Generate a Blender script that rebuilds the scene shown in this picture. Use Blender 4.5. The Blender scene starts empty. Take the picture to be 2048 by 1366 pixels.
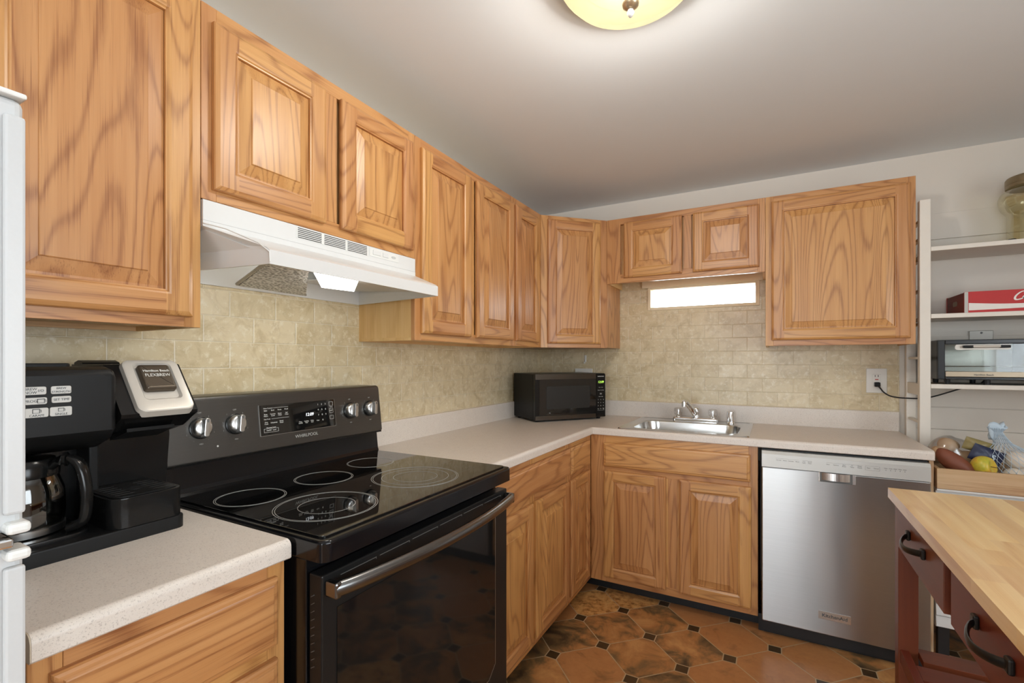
import bpy, bmesh, math, random
from mathutils import Vector, Matrix
R = random.Random(7)
S = bpy.context.scene
COL = S.collection

# ------------------------------------------------------------------ camera, world, exposure
cam = bpy.data.objects.new('camera', bpy.data.cameras.new('camera')); COL.objects.link(cam)
cam.location = (1.4844, -3.1111, 1.2778)
cam.rotation_euler = (math.pi/2, 0, 0.5019)
cam.data.sensor_width = 36.0
cam.data.lens = 946.6/2048*36
cam.data.shift_y = 38.6/2048
cam.data.clip_start = 0.02
S.camera = cam
S.view_settings.view_transform = 'Standard'
S.view_settings.look = 'None'
S.view_settings.gamma = 1
S.view_settings.exposure = 0.12
S.cycles.max_bounces = 8
S.cycles.use_denoising = True
S.cycles.caustics_reflective = False
S.cycles.caustics_refractive = False
S.cycles.sample_clamp_indirect = 6

W = bpy.data.worlds.new('sky'); S.world = W; W.use_nodes = True
wb = W.node_tree.nodes['Background']
wb.inputs['Color'].default_value = (0.87, 0.945, 1.0, 1)
wb.inputs['Strength'].default_value = 9.2
LAMP_E = 1.25      # ceiling dome
LAMP_W = 32.0      # its bulb
HOOD_E = 16.0      # hood lens

def portal(name, loc, rot, sx, sy):
    l = bpy.data.lights.new(name, 'AREA'); l.shape = 'RECTANGLE'; l.size = sx; l.size_y = sy
    l.cycles.is_portal = True
    o = bpy.data.objects.new(name, l); COL.objects.link(o); o.location = loc; o.rotation_euler = rot
    return o
ROOM_R, ROOM_B, ZC = 3.5, -6.0, 2.328        # right wall x, rear wall y, ceiling z
RW = (0.50, 1.90, 0.10, 2.20)                # rear glass door opening, widened left to add light: x0,x1,z0,z1
SW = (-4.5, -1.9, 0.85, 1.95)                # unseen right window added for fill light: y0,y1,z0,z1
KW = (0.801, 1.401, 1.619, 1.733)            # small window over the sink
KWH = (0.785, 1.417, 1.603, 1.743)           # the hole it sits in
portal('rear_daylight', ((RW[0]+RW[1])/2, ROOM_B-.10, (RW[2]+RW[3])/2), (math.pi/2, 0, 0), RW[1]-RW[0], RW[3]-RW[2])
portal('side_fill_portal', (ROOM_R+.10, (SW[0]+SW[1])/2, (SW[2]+SW[3])/2), (math.pi/2, 0, math.pi/2), SW[1]-SW[0], SW[3]-SW[2])
portal('sink_daylight', ((KW[0]+KW[1])/2, .14, (KW[2]+KW[3])/2), (-math.pi/2, 0, 0), KW[1]-KW[0], KW[3]-KW[2])

# ------------------------------------------------------------------ node helpers / materials
def lin(r, g, b):
    f = lambda c: (c/255/12.92) if c/255 <= .04045 else ((c/255+.055)/1.055)**2.4
    return (f(r), f(g), f(b), 1)
class NT:
    def __init__(s, name):
        s.m = bpy.data.materials.new(name); s.m.use_nodes = True
        s.t = s.m.node_tree; s.n = s.t.nodes; s.p = s.n['Principled BSDF']
    def node(s, typ, **kw):
        n = s.n.new(typ)
        for k, v in kw.items(): setattr(n, k, v)
        return n
    def link(s, a, b): s.t.links.new(a, b)
    def setv(s, sock, v):
        if hasattr(v, 'is_linked') or isinstance(v, bpy.types.NodeSocket): s.link(v, sock)
        else: sock.default_value = v
    def math(s, op, a, b=0.0, c=0.0):
        n = s.node('ShaderNodeMath', operation=op)
        for i, v in enumerate((a, b, c)): s.setv(n.inputs[i], v)
        return n.outputs[0]
    def vmath(s, op, a, b=(0, 0, 0)):
        n = s.node('ShaderNodeVectorMath', operation=op)
        s.setv(n.inputs[0], a); s.setv(n.inputs[1], b)
        return n.outputs[0]
    def attr(s, name):
        return s.node('ShaderNodeAttribute', attribute_name=name)
    def obj(s): return s.node('ShaderNodeTexCoord').outputs['Object']
    def noise(s, vec, scale, detail=3, rough=.5, dist=0):
        n = s.node('ShaderNodeTexNoise'); s.link(vec, n.inputs['Vector'])
        n.inputs['Scale'].default_value = scale; n.inputs['Detail'].default_value = detail
        n.inputs['Roughness'].default_value = rough; n.inputs['Distortion'].default_value = dist
        return n
    def ramp(s, fac, stops, interp='LINEAR'):
        n = s.node('ShaderNodeValToRGB'); s.link(fac, n.inputs[0]); e = n.color_ramp.elements
        n.color_ramp.interpolation = interp
        while len(e) > 1: e.remove(e[-1])
        e[0].position, e[0].color = stops[0]
        for p, c in stops[1:]:
            x = e.new(p); x.color = c
        return n.outputs['Color']
    def mix(s, fac, a, b, blend='MIX'):
        n = s.node('ShaderNodeMix', data_type='RGBA', blend_type=blend)
        s.setv(n.inputs[0], fac); s.setv(n.inputs[6], a); s.setv(n.inputs[7], b)
        return n.outputs[2]
    def bump(s, h, strength=.2, dist=.002):
        n = s.node('ShaderNodeBump'); n.inputs['Strength'].default_value = strength
        n.inputs['Distance'].default_value = dist
        s.link(h, n.inputs['Height']); s.link(n.outputs[0], s.p.inputs['Normal'])
    def set(s, color=None, rough=None, metal=None, **kw):
        if color is not None: s.setv(s.p.inputs['Base Color'], color)
        if rough is not None: s.setv(s.p.inputs['Roughness'], rough)
        if metal is not None: s.setv(s.p.inputs['Metallic'], metal)
        for k, v in kw.items(): s.setv(s.p.inputs[k.replace('_', ' ')], v)
        return s.m
def g3(v): return (v, v, v, 1)

def pm(name, col, rough=.4, metal=0, var=.06, scale=40, bump=0, **kw):
    """plain material with a faint procedural mottle"""
    t = NT(name); n = t.noise(t.obj(), scale, 2)
    lo = tuple(c*(1-var) for c in col[:3])+(1,); hi = tuple(min(1, c*(1+var)) for c in col[:3])+(1,)
    t.set(t.mix(n.outputs[0], lo, hi), rough, metal, **kw)
    if bump: t.bump(n.outputs[0], bump, .001)
    return t.m

def wood(name, light, mid, dark, rough=.36, scale=1.0, pore=.55, coat=0.22, ring=9.0, vary=.25, ringamt=.75):
    """solid wood: follows the 'wv' vector (along grain, across, across) of every board"""
    t = NT(name)
    a = t.attr('wv').outputs['Vector']; rnd = t.attr('wr').outputs['Fac']
    st = t.vmath('MULTIPLY', a, (.85*scale, 7.0*scale, 7.0*scale))
    n1 = t.noise(st, 1.0, 1.2, .4, .3)
    warp = t.noise(t.vmath('MULTIPLY', a, (18, 110, 110)), 1.0, 2, .6)
    ph = t.math('ADD', t.math('MULTIPLY', n1.outputs[0], ring*6.283), t.math('MULTIPLY', warp.outputs[0], 1.1))
    s1 = t.math('ADD', t.math('MULTIPLY', t.math('SINE', ph), .5), .5)
    s2 = t.math('POWER', s1, 6.0)
    fine = t.noise(t.vmath('MULTIPLY', a, (6, 520, 520)), 1.0, 2, .6)
    f2 = t.noise(t.vmath('MULTIPLY', a, (1.6, 38, 38)), 1.0, 3, .55)
    base = t.mix(t.ramp(f2.outputs[0], [(.3, g3(0)), (.7, g3(1))]), light, mid)
    lines = t.math('MULTIPLY', s2, t.math('ADD', t.math('MULTIPLY', fine.outputs[0], .9), .25))
    c = t.mix(t.math('MULTIPLY', lines, ringamt), base, dark)
    pr = t.ramp(fine.outputs[0], [(.54, g3(0)), (.66, g3(1))])
    c = t.mix(t.math('MULTIPLY', pr, t.math('ADD', t.math('MULTIPLY', s1, pore), .08)), c, dark)
    hv = t.node('ShaderNodeHueSaturation')
    t.setv(hv.inputs['Value'], t.math('ADD', t.math('MULTIPLY', rnd, vary), 1-vary*.55))
    t.setv(hv.inputs['Hue'], t.math('ADD', t.math('MULTIPLY', rnd, .012), .494))
    t.link(c, hv.inputs['Color'])
    t.set(hv.outputs[0], rough, 0)
    t.p.inputs['Coat Weight'].default_value = coat
    t.p.inputs['Coat Roughness'].default_value = .28
    t.bump(fine.outputs[0], .06, .0006)
    return t.m

M = {}
M['oak'] = wood('honey_oak', lin(209, 155, 98), lin(193, 136, 80), lin(140, 84, 43), ringamt=.75, ring=17, pore=.5, vary=.2)
M['oak_pale'] = wood('oak_plywood_side', lin(230, 192, 138), lin(222, 180, 122), lin(200, 150, 95), rough=.45, coat=.1, ring=8, ringamt=.3, vary=.05)
M['maple'] = wood('raw_white_lumber', lin(240, 226, 200), lin(232, 214, 182), lin(215, 190, 150), rough=.6, coat=0, ring=4, ringamt=.3, vary=.04)
M['butcher'] = wood('butcher_block', lin(240, 208, 155), lin(228, 186, 126), lin(205, 150, 90), rough=.28, ring=6.0, ringamt=.45, pore=.15, vary=.22, coat=.4)
M['mahogany'] = wood('red_brown_stained_wood', lin(112, 48, 22), lin(98, 40, 18), lin(72, 27, 12), rough=.42, ring=3, ringamt=.25, pore=.15, vary=.08, coat=.08)
M['acacia'] = wood('rough_pallet_wood', lin(222, 192, 152), lin(202, 166, 122), lin(160, 110, 72), rough=.55, ring=6, coat=0, vary=.12)

def laminate():
    t = NT('speckled_laminate'); o = t.obj()
    n = t.noise(o, 320, 2, .6); n2 = t.noise(o, 700, 1, .5); n3 = t.noise(o, 25, 3, .5)
    c = t.mix(n3.outputs[0], lin(221, 210, 199), lin(229, 220, 210))
    c = t.mix(t.ramp(n.outputs[0], [(.57, g3(0)), (.68, g3(.6))]), c, lin(180, 168, 158))
    c = t.mix(t.ramp(n2.outputs[0], [(.66, g3(0)), (.76, g3(.6))]), c, lin(150, 138, 128))
    t.bump(n.outputs[0], .05, .0005)
    return t.set(c, .36)
M['laminate'] = laminate()

def tile(name, axis):
    t = NT(name); o = t.obj(); sp = t.node('ShaderNodeSeparateXYZ'); t.link(o, sp.inputs[0])
    cb = t.node('ShaderNodeCombineXYZ')
    t.link(t.math('SUBTRACT', sp.outputs[0] if axis == 'x' else sp.outputs[1], .0355 if axis == 'x' else .0895), cb.inputs[0])
    t.link(t.math('SUBTRACT', sp.outputs[2], 1.0165), cb.inputs[1])
    def brick(c1, c2, m, msize, smooth):
        b = t.node('ShaderNodeTexBrick', offset=.5, offset_frequency=2)
        t.link(cb.outputs[0], b.inputs['Vector'])
        b.inputs['Scale'].default_value = 1; b.inputs['Brick Width'].default_value = .1555
        b.inputs['Row Height'].default_value = .0797; b.inputs['Mortar Size'].default_value = msize
        b.inputs['Mortar Smooth'].default_value = smooth
        b.inputs['Color1'].default_value = c1; b.inputs['Color2'].default_value = c2; b.inputs['Mortar'].default_value = m
        return b
    b = brick(lin(224, 208, 174), lin(212, 194, 156), lin(236, 226, 204), .0012, .2)
    bh = brick(g3(1), g3(1), g3(0), .0030, 1.0)
    n = t.noise(o, 15, 6, .65, .8); n2 = t.noise(o, 48, 5, .7)
    mo = t.ramp(n.outputs[0], [(.30, lin(172, 152, 108)), (.50, g3(1)), (.62, g3(1)), (.74, lin(240, 230, 205))])
    c = t.mix(t.ramp(n.outputs[0], [(.36, g3(.8)), (.54, g3(0))]), b.outputs['Color'], lin(194, 174, 134))
    c = t.mix(t.ramp(n2.outputs[0], [(.53, g3(0)), (.68, g3(.6))]), c, lin(242, 234, 214))
    c = t.mix(b.outputs['Fac'], c, lin(232, 220, 194))
    gl = brick(g3(0), g3(0), g3(1), .0035, .9)
    t.bump(bh.outputs['Color'], .5, .003)
    return t.set(c, .30)
M['tile_b'] = tile('travertine_tile_back', 'x'); M['tile_l'] = tile('travertine_tile_left', 'y')

def floor_mat():
    t = NT('octagon_vinyl'); o = t.obj(); sp = t.node('ShaderNodeSeparateXYZ'); t.link(o, sp.inputs[0])
    P = .2393; k = 1/math.sqrt(2)/P
    x = t.math('SUBTRACT', sp.outputs[0], .819); y = t.math('ADD', sp.outputs[1], .713)
    u = t.math('MULTIPLY', t.math('ADD', x, y), k); v = t.math('MULTIPLY', t.math('SUBTRACT', x, y), k)
    fu = t.math('FRACT', u); fv = t.math('FRACT', v)
    cu = t.math('ABSOLUTE', t.math('SUBTRACT', t.math('FRACT', t.math('ADD', u, .5)), .5))   # dist to lattice line
    cv = t.math('ABSOLUTE', t.math('SUBTRACT', t.math('FRACT', t.math('ADD', v, .5)), .5))
    d = t.math('ADD', cu, cv)                      # dot: d < r
    r = .155
    indot = t.math('LESS_THAN', d, r)
    g_dot = t.math('LESS_THAN', t.math('ABSOLUTE', t.math('SUBTRACT', d, r)), .0135)
    g_lin = t.math('MULTIPLY', t.math('LESS_THAN', t.math('MINIMUM', cu, cv), .0085), t.math('SUBTRACT', 1, indot))
    gr = t.math('MAXIMUM', g_dot, g_lin)
    cell = t.node('ShaderNodeCombineXYZ'); t.link(t.math('FLOOR', u), cell.inputs[0]); t.link(t.math('FLOOR', v), cell.inputs[1])
    cell.inputs[2].default_value = 3.0
    wn = t.node('ShaderNodeTexWhiteNoise', noise_dimensions='3D'); t.link(cell.outputs[0], wn.inputs['Vector'])
    ofs = t.vmath('ADD', o, t.vmath('SCALE', wn.outputs['Color'])); 
    sc = t.n[-1] if False else None
    n = t.noise(ofs, 7, 5, .6, .6); n2 = t.noise(ofs, 30, 4, .65)
    terra = t.mix(n2.outputs[0], lin(176, 116, 68), lin(206, 148, 94))
    olive = t.ramp(n.outputs[0], [(.30, lin(76, 62, 46)), (.45, lin(134, 104, 68)), (.55, lin(186, 130, 78)), (.68, lin(210, 156, 98))])
    gold = t.ramp(n2.outputs[0], [(.32, lin(150, 100, 54)), (.5, lin(218, 160, 94)), (.7, lin(232, 186, 118))])
    w = wn.outputs['Value']
    c = t.mix(t.math('GREATER_THAN', w, .38), terra, olive)
    c = t.mix(t.math('GREATER_THAN', w, .84), c, gold)
    c = t.mix(t.ramp(n.outputs[0], [(.28, g3(.55)), (.42, g3(0))]), c, lin(74, 56, 36))
    c = t.mix(indot, c, t.mix(n2.outputs[0], lin(54, 40, 24), lin(92, 70, 44)))
    c = t.mix(gr, c, lin(196, 172, 136))
    t.bump(t.math('SUBTRACT', 1, gr), .25, .002)
    return t.set(c, t.math('ADD', t.math('MULTIPLY', n2.outputs[0], .2), .22))
def fix_scale_default():
    for m in bpy.data.materials:
        for n in m.node_tree.nodes:
            if n.bl_idname == 'ShaderNodeVectorMath' and n.operation == 'SCALE': n.inputs['Scale'].default_value = 9.0
M['floor'] = floor_mat(); fix_scale_default()

def brushed(name, col, rough, ax, amt=.10):
    t = NT(name); o = t.obj(); sc = {'x': (2, 900, 900), 'y': (900, 2, 900), 'z': (900, 900, 2)}[ax]
    n = t.noise(t.vmath('MULTIPLY', o, sc), 1.0, 2, .6)
    lo = tuple(c*(1-amt) for c in col[:3])+(1,); hi = tuple(min(1, c*(1+amt)) for c in col[:3])+(1,)
    t.set(t.mix(n.outputs[0], lo, hi), rough, 1.0)
    return t
def stainless(name, col, rough, ax='x', aniso=.6, rot=0.0, amt=.1):
    t = brushed(name, col, rough, ax, amt)
    t.p.inputs['Anisotropic'].default_value = aniso; t.p.inputs['Anisotropic Rotation'].default_value = rot
    tg = t.node('ShaderNodeTangent', direction_type='RADIAL', axis='Z'); t.link(tg.outputs[0], t.p.inputs['Tangent'])
    # slow waviness of thin sheet metal
    n = t.noise(t.vmath('MULTIPLY', t.obj(), (5.5, 5.5, 1.1)), 1.0, 2, .5)
    t.bump(n.outputs[0], .12, .006)
    return t.m
M['steel'] = stainless('brushed_stainless', (.44, .44, .435), .28, 'x', .9, .25)
M['sinksteel'] = brushed('satin_sink_steel', (.70, .70, .69), .22, 'x').m
M['blacksteel'] = brushed('black_stainless', (.135, .133, .128), .33, 'y').m
M['handlesteel'] = brushed('dark_handle_steel', (.22, .22, .22), .25, 'y').m
M['knob'] = pm('satin_knob_metal', (.62, .62, .61, 1), .28, 1.0, .03)
M['chrome'] = pm('chrome', (.82, .82, .82, 1), .08, 1.0, .02)
M['wallp'] = pm('warm_white_paint', lin(230, 222, 211), .55, 0, .015, 12, .05)
M['wallr'] = pm('dark_reflection_paint', lin(116, 117, 117), .6, 0, .02, 12)  # unseen rear wall, darkened so the dishwasher reflects a dim room
M['ceil'] = pm('flat_ceiling_paint', lin(234, 239, 242), .9, 0, .01, 8, .03)
M['shelfp'] = pm('chipped_white_paint', lin(232, 225, 214), .45, 0, .03, 30, .08)
M['trimp'] = pm('cream_trim_paint', lin(238, 226, 206), .5, 0, .02, 30)
M['white'] = pm('white_enamel', lin(226, 226, 224), .28, 0, .01, 60)
M['whitep'] = pm('white_plastic', lin(232, 232, 228), .35, 0, .02, 60)
M['fridge'] = pm('white_fridge_enamel', lin(204, 205, 205), .35, 0, .02, 300, .08)
M['black'] = pm('gloss_black_plastic', (.008, .008, .008, 1), .18, 0, .1, Specular_IOR_Level=.35)
M['blackm'] = pm('matte_black_plastic', (.012, .012, .012, 1), .36, 0, .1, Specular_IOR_Level=.2)
M['toe'] = pm('black_toe_kick', (.010, .010, .011, 1), .5, 0, .2)
M['glassblack'] = pm('black_ceramic_glass', (.004, .004, .004, 1), .03, 0, .1, IOR=1.75)
M['enamelblack'] = pm('black_enamel', (.006, .006, .007, 1), .14, 0, .1, Specular_IOR_Level=.4)
M['blackdoor'] = pm('black_oven_steel', (.018, .018, .018, 1), .3, .3, .1, Specular_IOR_Level=.3)
M['ovenglass'] = pm('dark_oven_glass', (.008, .008, .008, 1), .05, 0, .1)
M['greyline'] = pm('grey_print', lin(170, 170, 166), .4)
M['print'] = pm('white_print', lin(225, 225, 220), .4)
M['darkprint'] = pm('dark_print', lin(60, 60, 60), .4)
M['rimline'] = pm('pale_metal_line', (.5, .5, .49, 1), .3, 1.0)
M['champagne'] = pm('champagne_plastic', lin(206, 200, 190), .33, .25, .02)
M['bronze'] = pm('bronze_lid_plastic', lin(92, 82, 70), .32, .5, .05)
M['button'] = pm('silver_button', lin(205, 203, 198), .4, .1, .02)
M['iron'] = pm('dark_bronze_iron', (.020, .018, .016, 1), .35, .6, .15)
M['mwtrim'] = brushed('smoked_bronze_steel', (.11, .092, .075), .3, 'x').m
M['toastblk'] = pm('toaster_black_enamel', (.018, .020, .023, 1), .25)
M['red'] = pm('red_crate_paint', lin(188, 34, 32), .5, 0, .1, 20)
M['redwood'] = wood('red_stained_crate_end', lin(128, 46, 34), lin(108, 36, 28), lin(70, 22, 16), rough=.6, coat=0, ring=3, ringamt=.3, vary=.05)
M['whitepaint'] = pm('crate_white_paint', lin(236, 232, 226), .5, 0, .03, 40)
M['greymetal'] = pm('grey_cover_metal', lin(172, 168, 160), .4, .4, .05)
M['switchw'] = pm('ivory_white_plastic', lin(236, 233, 226), .35, 0, .01)
M['gfcired'] = pm('red_button_plastic', lin(190, 60, 50), .4)
M['beige'] = pm('tan_end_cap', lin(196, 182, 162), .4, 0, .03, 200)
M['brown'] = pm('brown_edge', lin(110, 84, 60), .4)
M['brass'] = pm('antique_nickel', lin(200, 180, 150), .3, .7, .05)
M['lid'] = pm('aged_tin_lid', lin(150, 136, 108), .4, .7, .12, 60)
M['potato'] = pm('pale_potato_skin', lin(206, 170, 130), .6, 0, .12, 35, .2)
M['sweet'] = pm('sweet_potato_skin', lin(124, 68, 46), .55, 0, .2, 30, .25)
M['onion'] = pm('white_onion_skin', lin(240, 228, 212), .4, 0, .1, 25, .1)
M['navy'] = pm('navy_snack_bag', lin(40, 48, 78), .35, 0, .25, 30, .3)
M['olivebag'] = pm('olive_snack_bag', lin(142, 128, 82), .35, 0, .25, 30, .3)
M['bluenet'] = pm('pale_blue_net', lin(190, 208, 222), .4, 0, .08, 60)
M['greendig'] = pm('green_digits', (.3, .5, .08, 1), .4, 0, 0, Emission_Color=(.45, .8, .1, 1), Emission_Strength=1.6)
M['whitedig'] = pm('white_digits', (.5, .5, .5, 1), .4, 0, 0, Emission_Color=(.9, .95, 1, 1), Emission_Strength=1.2)
M['darkhole'] = pm('dark_recess', (.02, .02, .02, 1), .6)
M['slot'] = pm('slot_grey', lin(96, 96, 94), .5)

def apple():
    t = NT('yellow_apple_skin'); o = t.obj(); n = t.noise(o, 14, 4, .6); n2 = t.noise(o, 160, 1)
    c = t.ramp(n.outputs[0], [(.32, lin(170, 178, 60)), (.5, lin(222, 196, 70)), (.68, lin(224, 150, 66))])
    c = t.mix(t.ramp(n2.outputs[0], [(.68, g3(0)), (.74, g3(.5))]), c, lin(160, 120, 60))
    return t.set(c, .3)
M['apple'] = apple()
def mesh_filter():
    t = NT('aluminium_mesh_filter'); o = t.obj()
    v = t.node('ShaderNodeTexVoronoi'); t.link(t.vmath('MULTIPLY', o, (150, 110, 150)), v.inputs['Vector']); v.inputs['Scale'].default_value = 1
    c = t.ramp(v.outputs['Distance'], [(.2, g3(.10)), (.4, g3(.5)), (.65, g3(1.0))])
    t.bump(v.outputs['Distance'], 1.0, .006)
    return t.set(c, .3, .25)
M['filter'] = mesh_filter()
def glass(name, tint=(1, 1, 1, 1), refl=.12, rough=.02):
    t = NT(name); n = t.n; out = n['Material Output']
    tr = t.node('ShaderNodeBsdfTransparent'); tr.inputs[0].default_value = tint
    gl = t.node('ShaderNodeBsdfGlossy'); gl.inputs['Roughness'].default_value = rough
    lw = t.node('ShaderNodeLayerWeight'); lw.inputs[0].default_value = .35
    f = t.math('ADD', t.math('MULTIPLY', lw.outputs['Facing'], .5), refl)
    mx = t.node('ShaderNodeMixShader'); t.link(f, mx.inputs[0]); t.link(tr.outputs[0], mx.inputs[1]); t.link(gl.outputs[0], mx.inputs[2])
    t.link(mx.outputs[0], out.inputs['Surface'])
    return t.m
M['pane'] = glass('window_glass', (1, 1, 1, 1), .04)
M['carafe'] = glass('smoked_carafe_glass', (.55, .55, .53, 1), .10)
M['jarglass'] = glass('pale_yellow_jar_glass', (.93, .90, .74, 1), .12)
M['toastglass'] = glass('toaster_window_glass', (.85, .87, .85, 1), .06)
M['plastic'] = glass('clear_plastic_bag', (.92, .93, .95, 1), .10, .15)
M['acrylic'] = glass('clear_acrylic', (.97, .97, .97, 1), .07, .08)
M['cream'] = pm('cream_dry_goods', lin(232, 220, 172), .6, 0, .05, 60)
def emit(name, col, s):
    t = NT(name); t.set(col, .4); t.p.inputs['Emission Color'].default_value = col
    n = t.noise(t.obj(), 3, 1)
    t.setv(t.p.inputs['Emission Strength'], t.math('MULTIPLY', t.math('ADD', t.math('MULTIPLY', n.outputs[0], .2), .9), s))
    return t.m
def lit_glass(name, col, s, clear):
    t = NT(name); n = t.n; e = t.node('ShaderNodeEmission'); e.inputs[0].default_value = col
    nz = t.noise(t.obj(), 9, 3, .6); t.setv(e.inputs[1], t.math('MULTIPLY', t.math('ADD', t.math('MULTIPLY', nz.outputs[0], .5), .75), s))
    tr = t.node('ShaderNodeBsdfTransparent'); mx = t.node('ShaderNodeMixShader'); mx.inputs[0].default_value = clear
    t.link(e.outputs[0], mx.inputs[1]); t.link(tr.outputs[0], mx.inputs[2]); t.link(mx.outputs[0], n['Material Output'].inputs['Surface'])
    return t.m
M['lampglass'] = lit_glass('lit_alabaster_glass', (1.0, .82, .46, 1), LAMP_E, .35)
M['lens'] = emit('lit_hood_lens', (1.0, .96, .88, 1), HOOD_E)

# ------------------------------------------------------------------ mesh builder
WL = {}
class MB:
    def __init__(s, mat=None): s.v, s.f, s.wv, s.wr = [], [], [], []; s.M = mat or Matrix.Identity(4)
    def add(s, vs, fs, g='z', off=None, rnd=None, T=None):
        off = off if off is not None else Vector([R.uniform(-20, 20) for _ in range(3)])
        rnd = rnd if rnd is not None else R.random()
        T = s.M if T is None else T
        b = len(s.v); vs = [Vector(p) for p in vs]
        s.v += [T @ p for p in vs]
        ax = {'x': (0, 1, 2), 'y': (1, 0, 2), 'z': (2, 0, 1)}[g]
        for f in fs:
            s.f.append([b+i for i in f])
            s.wv.append([Vector((vs[i][ax[0]], vs[i][ax[1]], vs[i][ax[2]]))+off for i in f]); s.wr.append(rnd)
        return s
    def box(s, x0, x1, y0, y1, z0, z1, bev=0, seg=2, g='z', **k):
        if not bev:
            vs = [(x, y, z) for x in (x0, x1) for y in (y0, y1) for z in (z0, z1)]
            fs = [(0, 1, 3, 2), (4, 6, 7, 5), (0, 4, 5, 1), (2, 3, 7, 6), (0, 2, 6, 4), (1, 5, 7, 3)]
            return s.add(vs, fs, g, **k)
        bm = bmesh.new(); bmesh.ops.create_cube(bm, size=1)
        for v in bm.verts: v.co = Vector(((x0+x1)/2+v.co.x*(x1-x0), (y0+y1)/2+v.co.y*(y1-y0), (z0+z1)/2+v.co.z*(z1-z0)))
        bmesh.ops.bevel(bm, geom=bm.edges[:], offset=bev, segments=seg, affect='EDGES', profile=.5)
        return s.bm(bm, g, **k)
    def bm(s, bm, g='z', **k):
        bm.verts.index_update()
        s.add([v.co.copy() for v in bm.verts], [[v.index for v in f.verts] for f in bm.faces], g, **k); bm.free(); return s
    def prism(s, pts, axis, a0, a1, g='z', bev=0, seg=2, **k):
        def mk(p, a):
            return {'x': (a, p[0], p[1]), 'y': (p[0], a, p[1]), 'z': (p[0], p[1], a)}[axis]
        n = len(pts)
        vs = [mk(p, a0) for p in pts]+[mk(p, a1) for p in pts]
        fs = [tuple(range(n))[::-1], tuple(range(n, 2*n))]+[(i, (i+1) % n, n+(i+1) % n, n+i) for i in range(n)]
        bm = bmesh.new(); bv = [bm.verts.new(p) for p in vs]
        for f in fs: bm.faces.new([bv[i] for i in f])
        bmesh.ops.recalc_face_normals(bm, faces=bm.faces[:])
        if bev:
            cap = [e for e in bm.edges if all(abs({'x': v.co.x, 'y': v.co.y, 'z': v.co.z}[axis]-a1) < 1e-6 for v in e.verts)]
            bmesh.ops.bevel(bm, geom=cap, offset=bev, segments=seg, affect='EDGES', profile=.5)
        return s.bm(bm, g, **k)
    def lathe(s, prof, c=(0, 0, 0), T=None, seg=32, **k):
        c = Vector(c); vs, fs = [], []; n = len(prof)
        T = T or Matrix.Identity(3)
        for i in range(seg):
            a = 2*math.pi*i/seg
            for r, z in prof: vs.append(c+T @ Vector((r*math.cos(a), r*math.sin(a), z)))
        for i in range(seg):
            j = (i+1) % seg
            for q in range(n-1): fs.append((i*n+q, j*n+q, j*n+q+1, i*n+q+1))
        if prof[0][0] > 1e-5: fs.append(tuple(i*n for i in range(seg))[::-1])
        if prof[-1][0] > 1e-5: fs.append(tuple(i*n+n-1 for i in range(seg)))
        bm = bmesh.new(); bv = [bm.verts.new(p) for p in vs]
        for f in fs: bm.faces.new([bv[i] for i in f])
        bmesh.ops.remove_doubles(bm, verts=bm.verts[:], dist=1e-6)
        bmesh.ops.recalc_face_normals(bm, faces=bm.faces[:])
        return s.bm(bm, **k)
    def tube(s, path, r, seg=10, closed=False, flat=None, up=(0, 0, 1), **k):
        """swept tube; r may be a list; flat=(a,b) half sizes of an elliptical section"""
        P = [Vector(p) for p in path]; n = len(P); vs, fs = [], []
        for i in range(n):
            if closed: d = P[(i+1) % n]-P[i-1]
            else: d = P[min(i+1, n-1)]-P[max(i-1, 0)]
            d.normalize(); u = Vector(up)
            if abs(d.dot(u)) > .98: u = Vector((1, 0, 0)) if abs(d.x) < .9 else Vector((0, 1, 0))
            e1 = d.cross(u).normalized(); e2 = e1.cross(d).normalized()
            rr = r[i] if isinstance(r, (list, tuple)) else r
            a, b = (flat if flat else (rr, rr))
            for q in range(seg):
                t = 2*math.pi*q/seg
                vs.append(P[i]+e1*math.cos(t)*a+e2*math.sin(t)*b)
        for i in range(n if closed else n-1):
            j = (i+1) % n
            for q in range(seg):
                fs.append((i*seg+q, i*seg+(q+1) % seg, j*seg+(q+1) % seg, j*seg+q))
        if not closed:
            fs.append(tuple(range(seg))[::-1]); fs.append(tuple((n-1)*seg+q for q in range(seg)))
        return s.add(vs, fs, **k)
    def ring(s, c, r0, r1, seg=56, h=.0006, T=None):
        vs, fs = [], []
        for i in range(seg):
            a = 2*math.pi*i/seg
            for r, z in ((r0, 0), (r1, 0), (r1, h), (r0, h)): vs.append((c[0]+r*math.cos(a), c[1]+r*math.sin(a), c[2]+z))
        for i in range(seg):
            j = (i+1) % seg
            for q in range(4): fs.append((i*4+q, j*4+q, j*4+(q+1) % 4, i*4+(q+1) % 4))
        return s.add(vs, fs)
    def blob(s, c, rad, seed=0, amp=.06, T=None, seg=20, rings=14, dent=0):
        q = random.Random(seed); ph = [q.uniform(0, 6.28) for _ in range(6)]
        vs, fs = [], []; T = T or Matrix.Identity(3)
        for i in range(rings+1):
            th = math.pi*i/rings
            for j in range(seg):
                a = 2*math.pi*j/seg
                w = 1+amp*(math.sin(2*a+ph[0])*math.sin(th)+.7*math.sin(3*th+ph[1])*math.cos(a+ph[2])+.4*math.sin(5*a+ph[3])*math.sin(2*th)*math.sin(th))
                z = math.cos(th)
                if dent and z > .6: z -= dent*((z-.6)/.4)**2*2.2
                p = Vector((rad[0]*w*math.sin(th)*math.cos(a), rad[1]*w*math.sin(th)*math.sin(a), rad[2]*w*z))
                vs.append(Vector(c)+T @ p)
        for i in range(rings):
            for j in range(seg):
                fs.append((i*seg+j, (i+1)*seg+j, (i+1)*seg+(j+1) % seg, i*seg+(j+1) % seg))
        bm = bmesh.new(); bv = [bm.verts.new(p) for p in vs]
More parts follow.
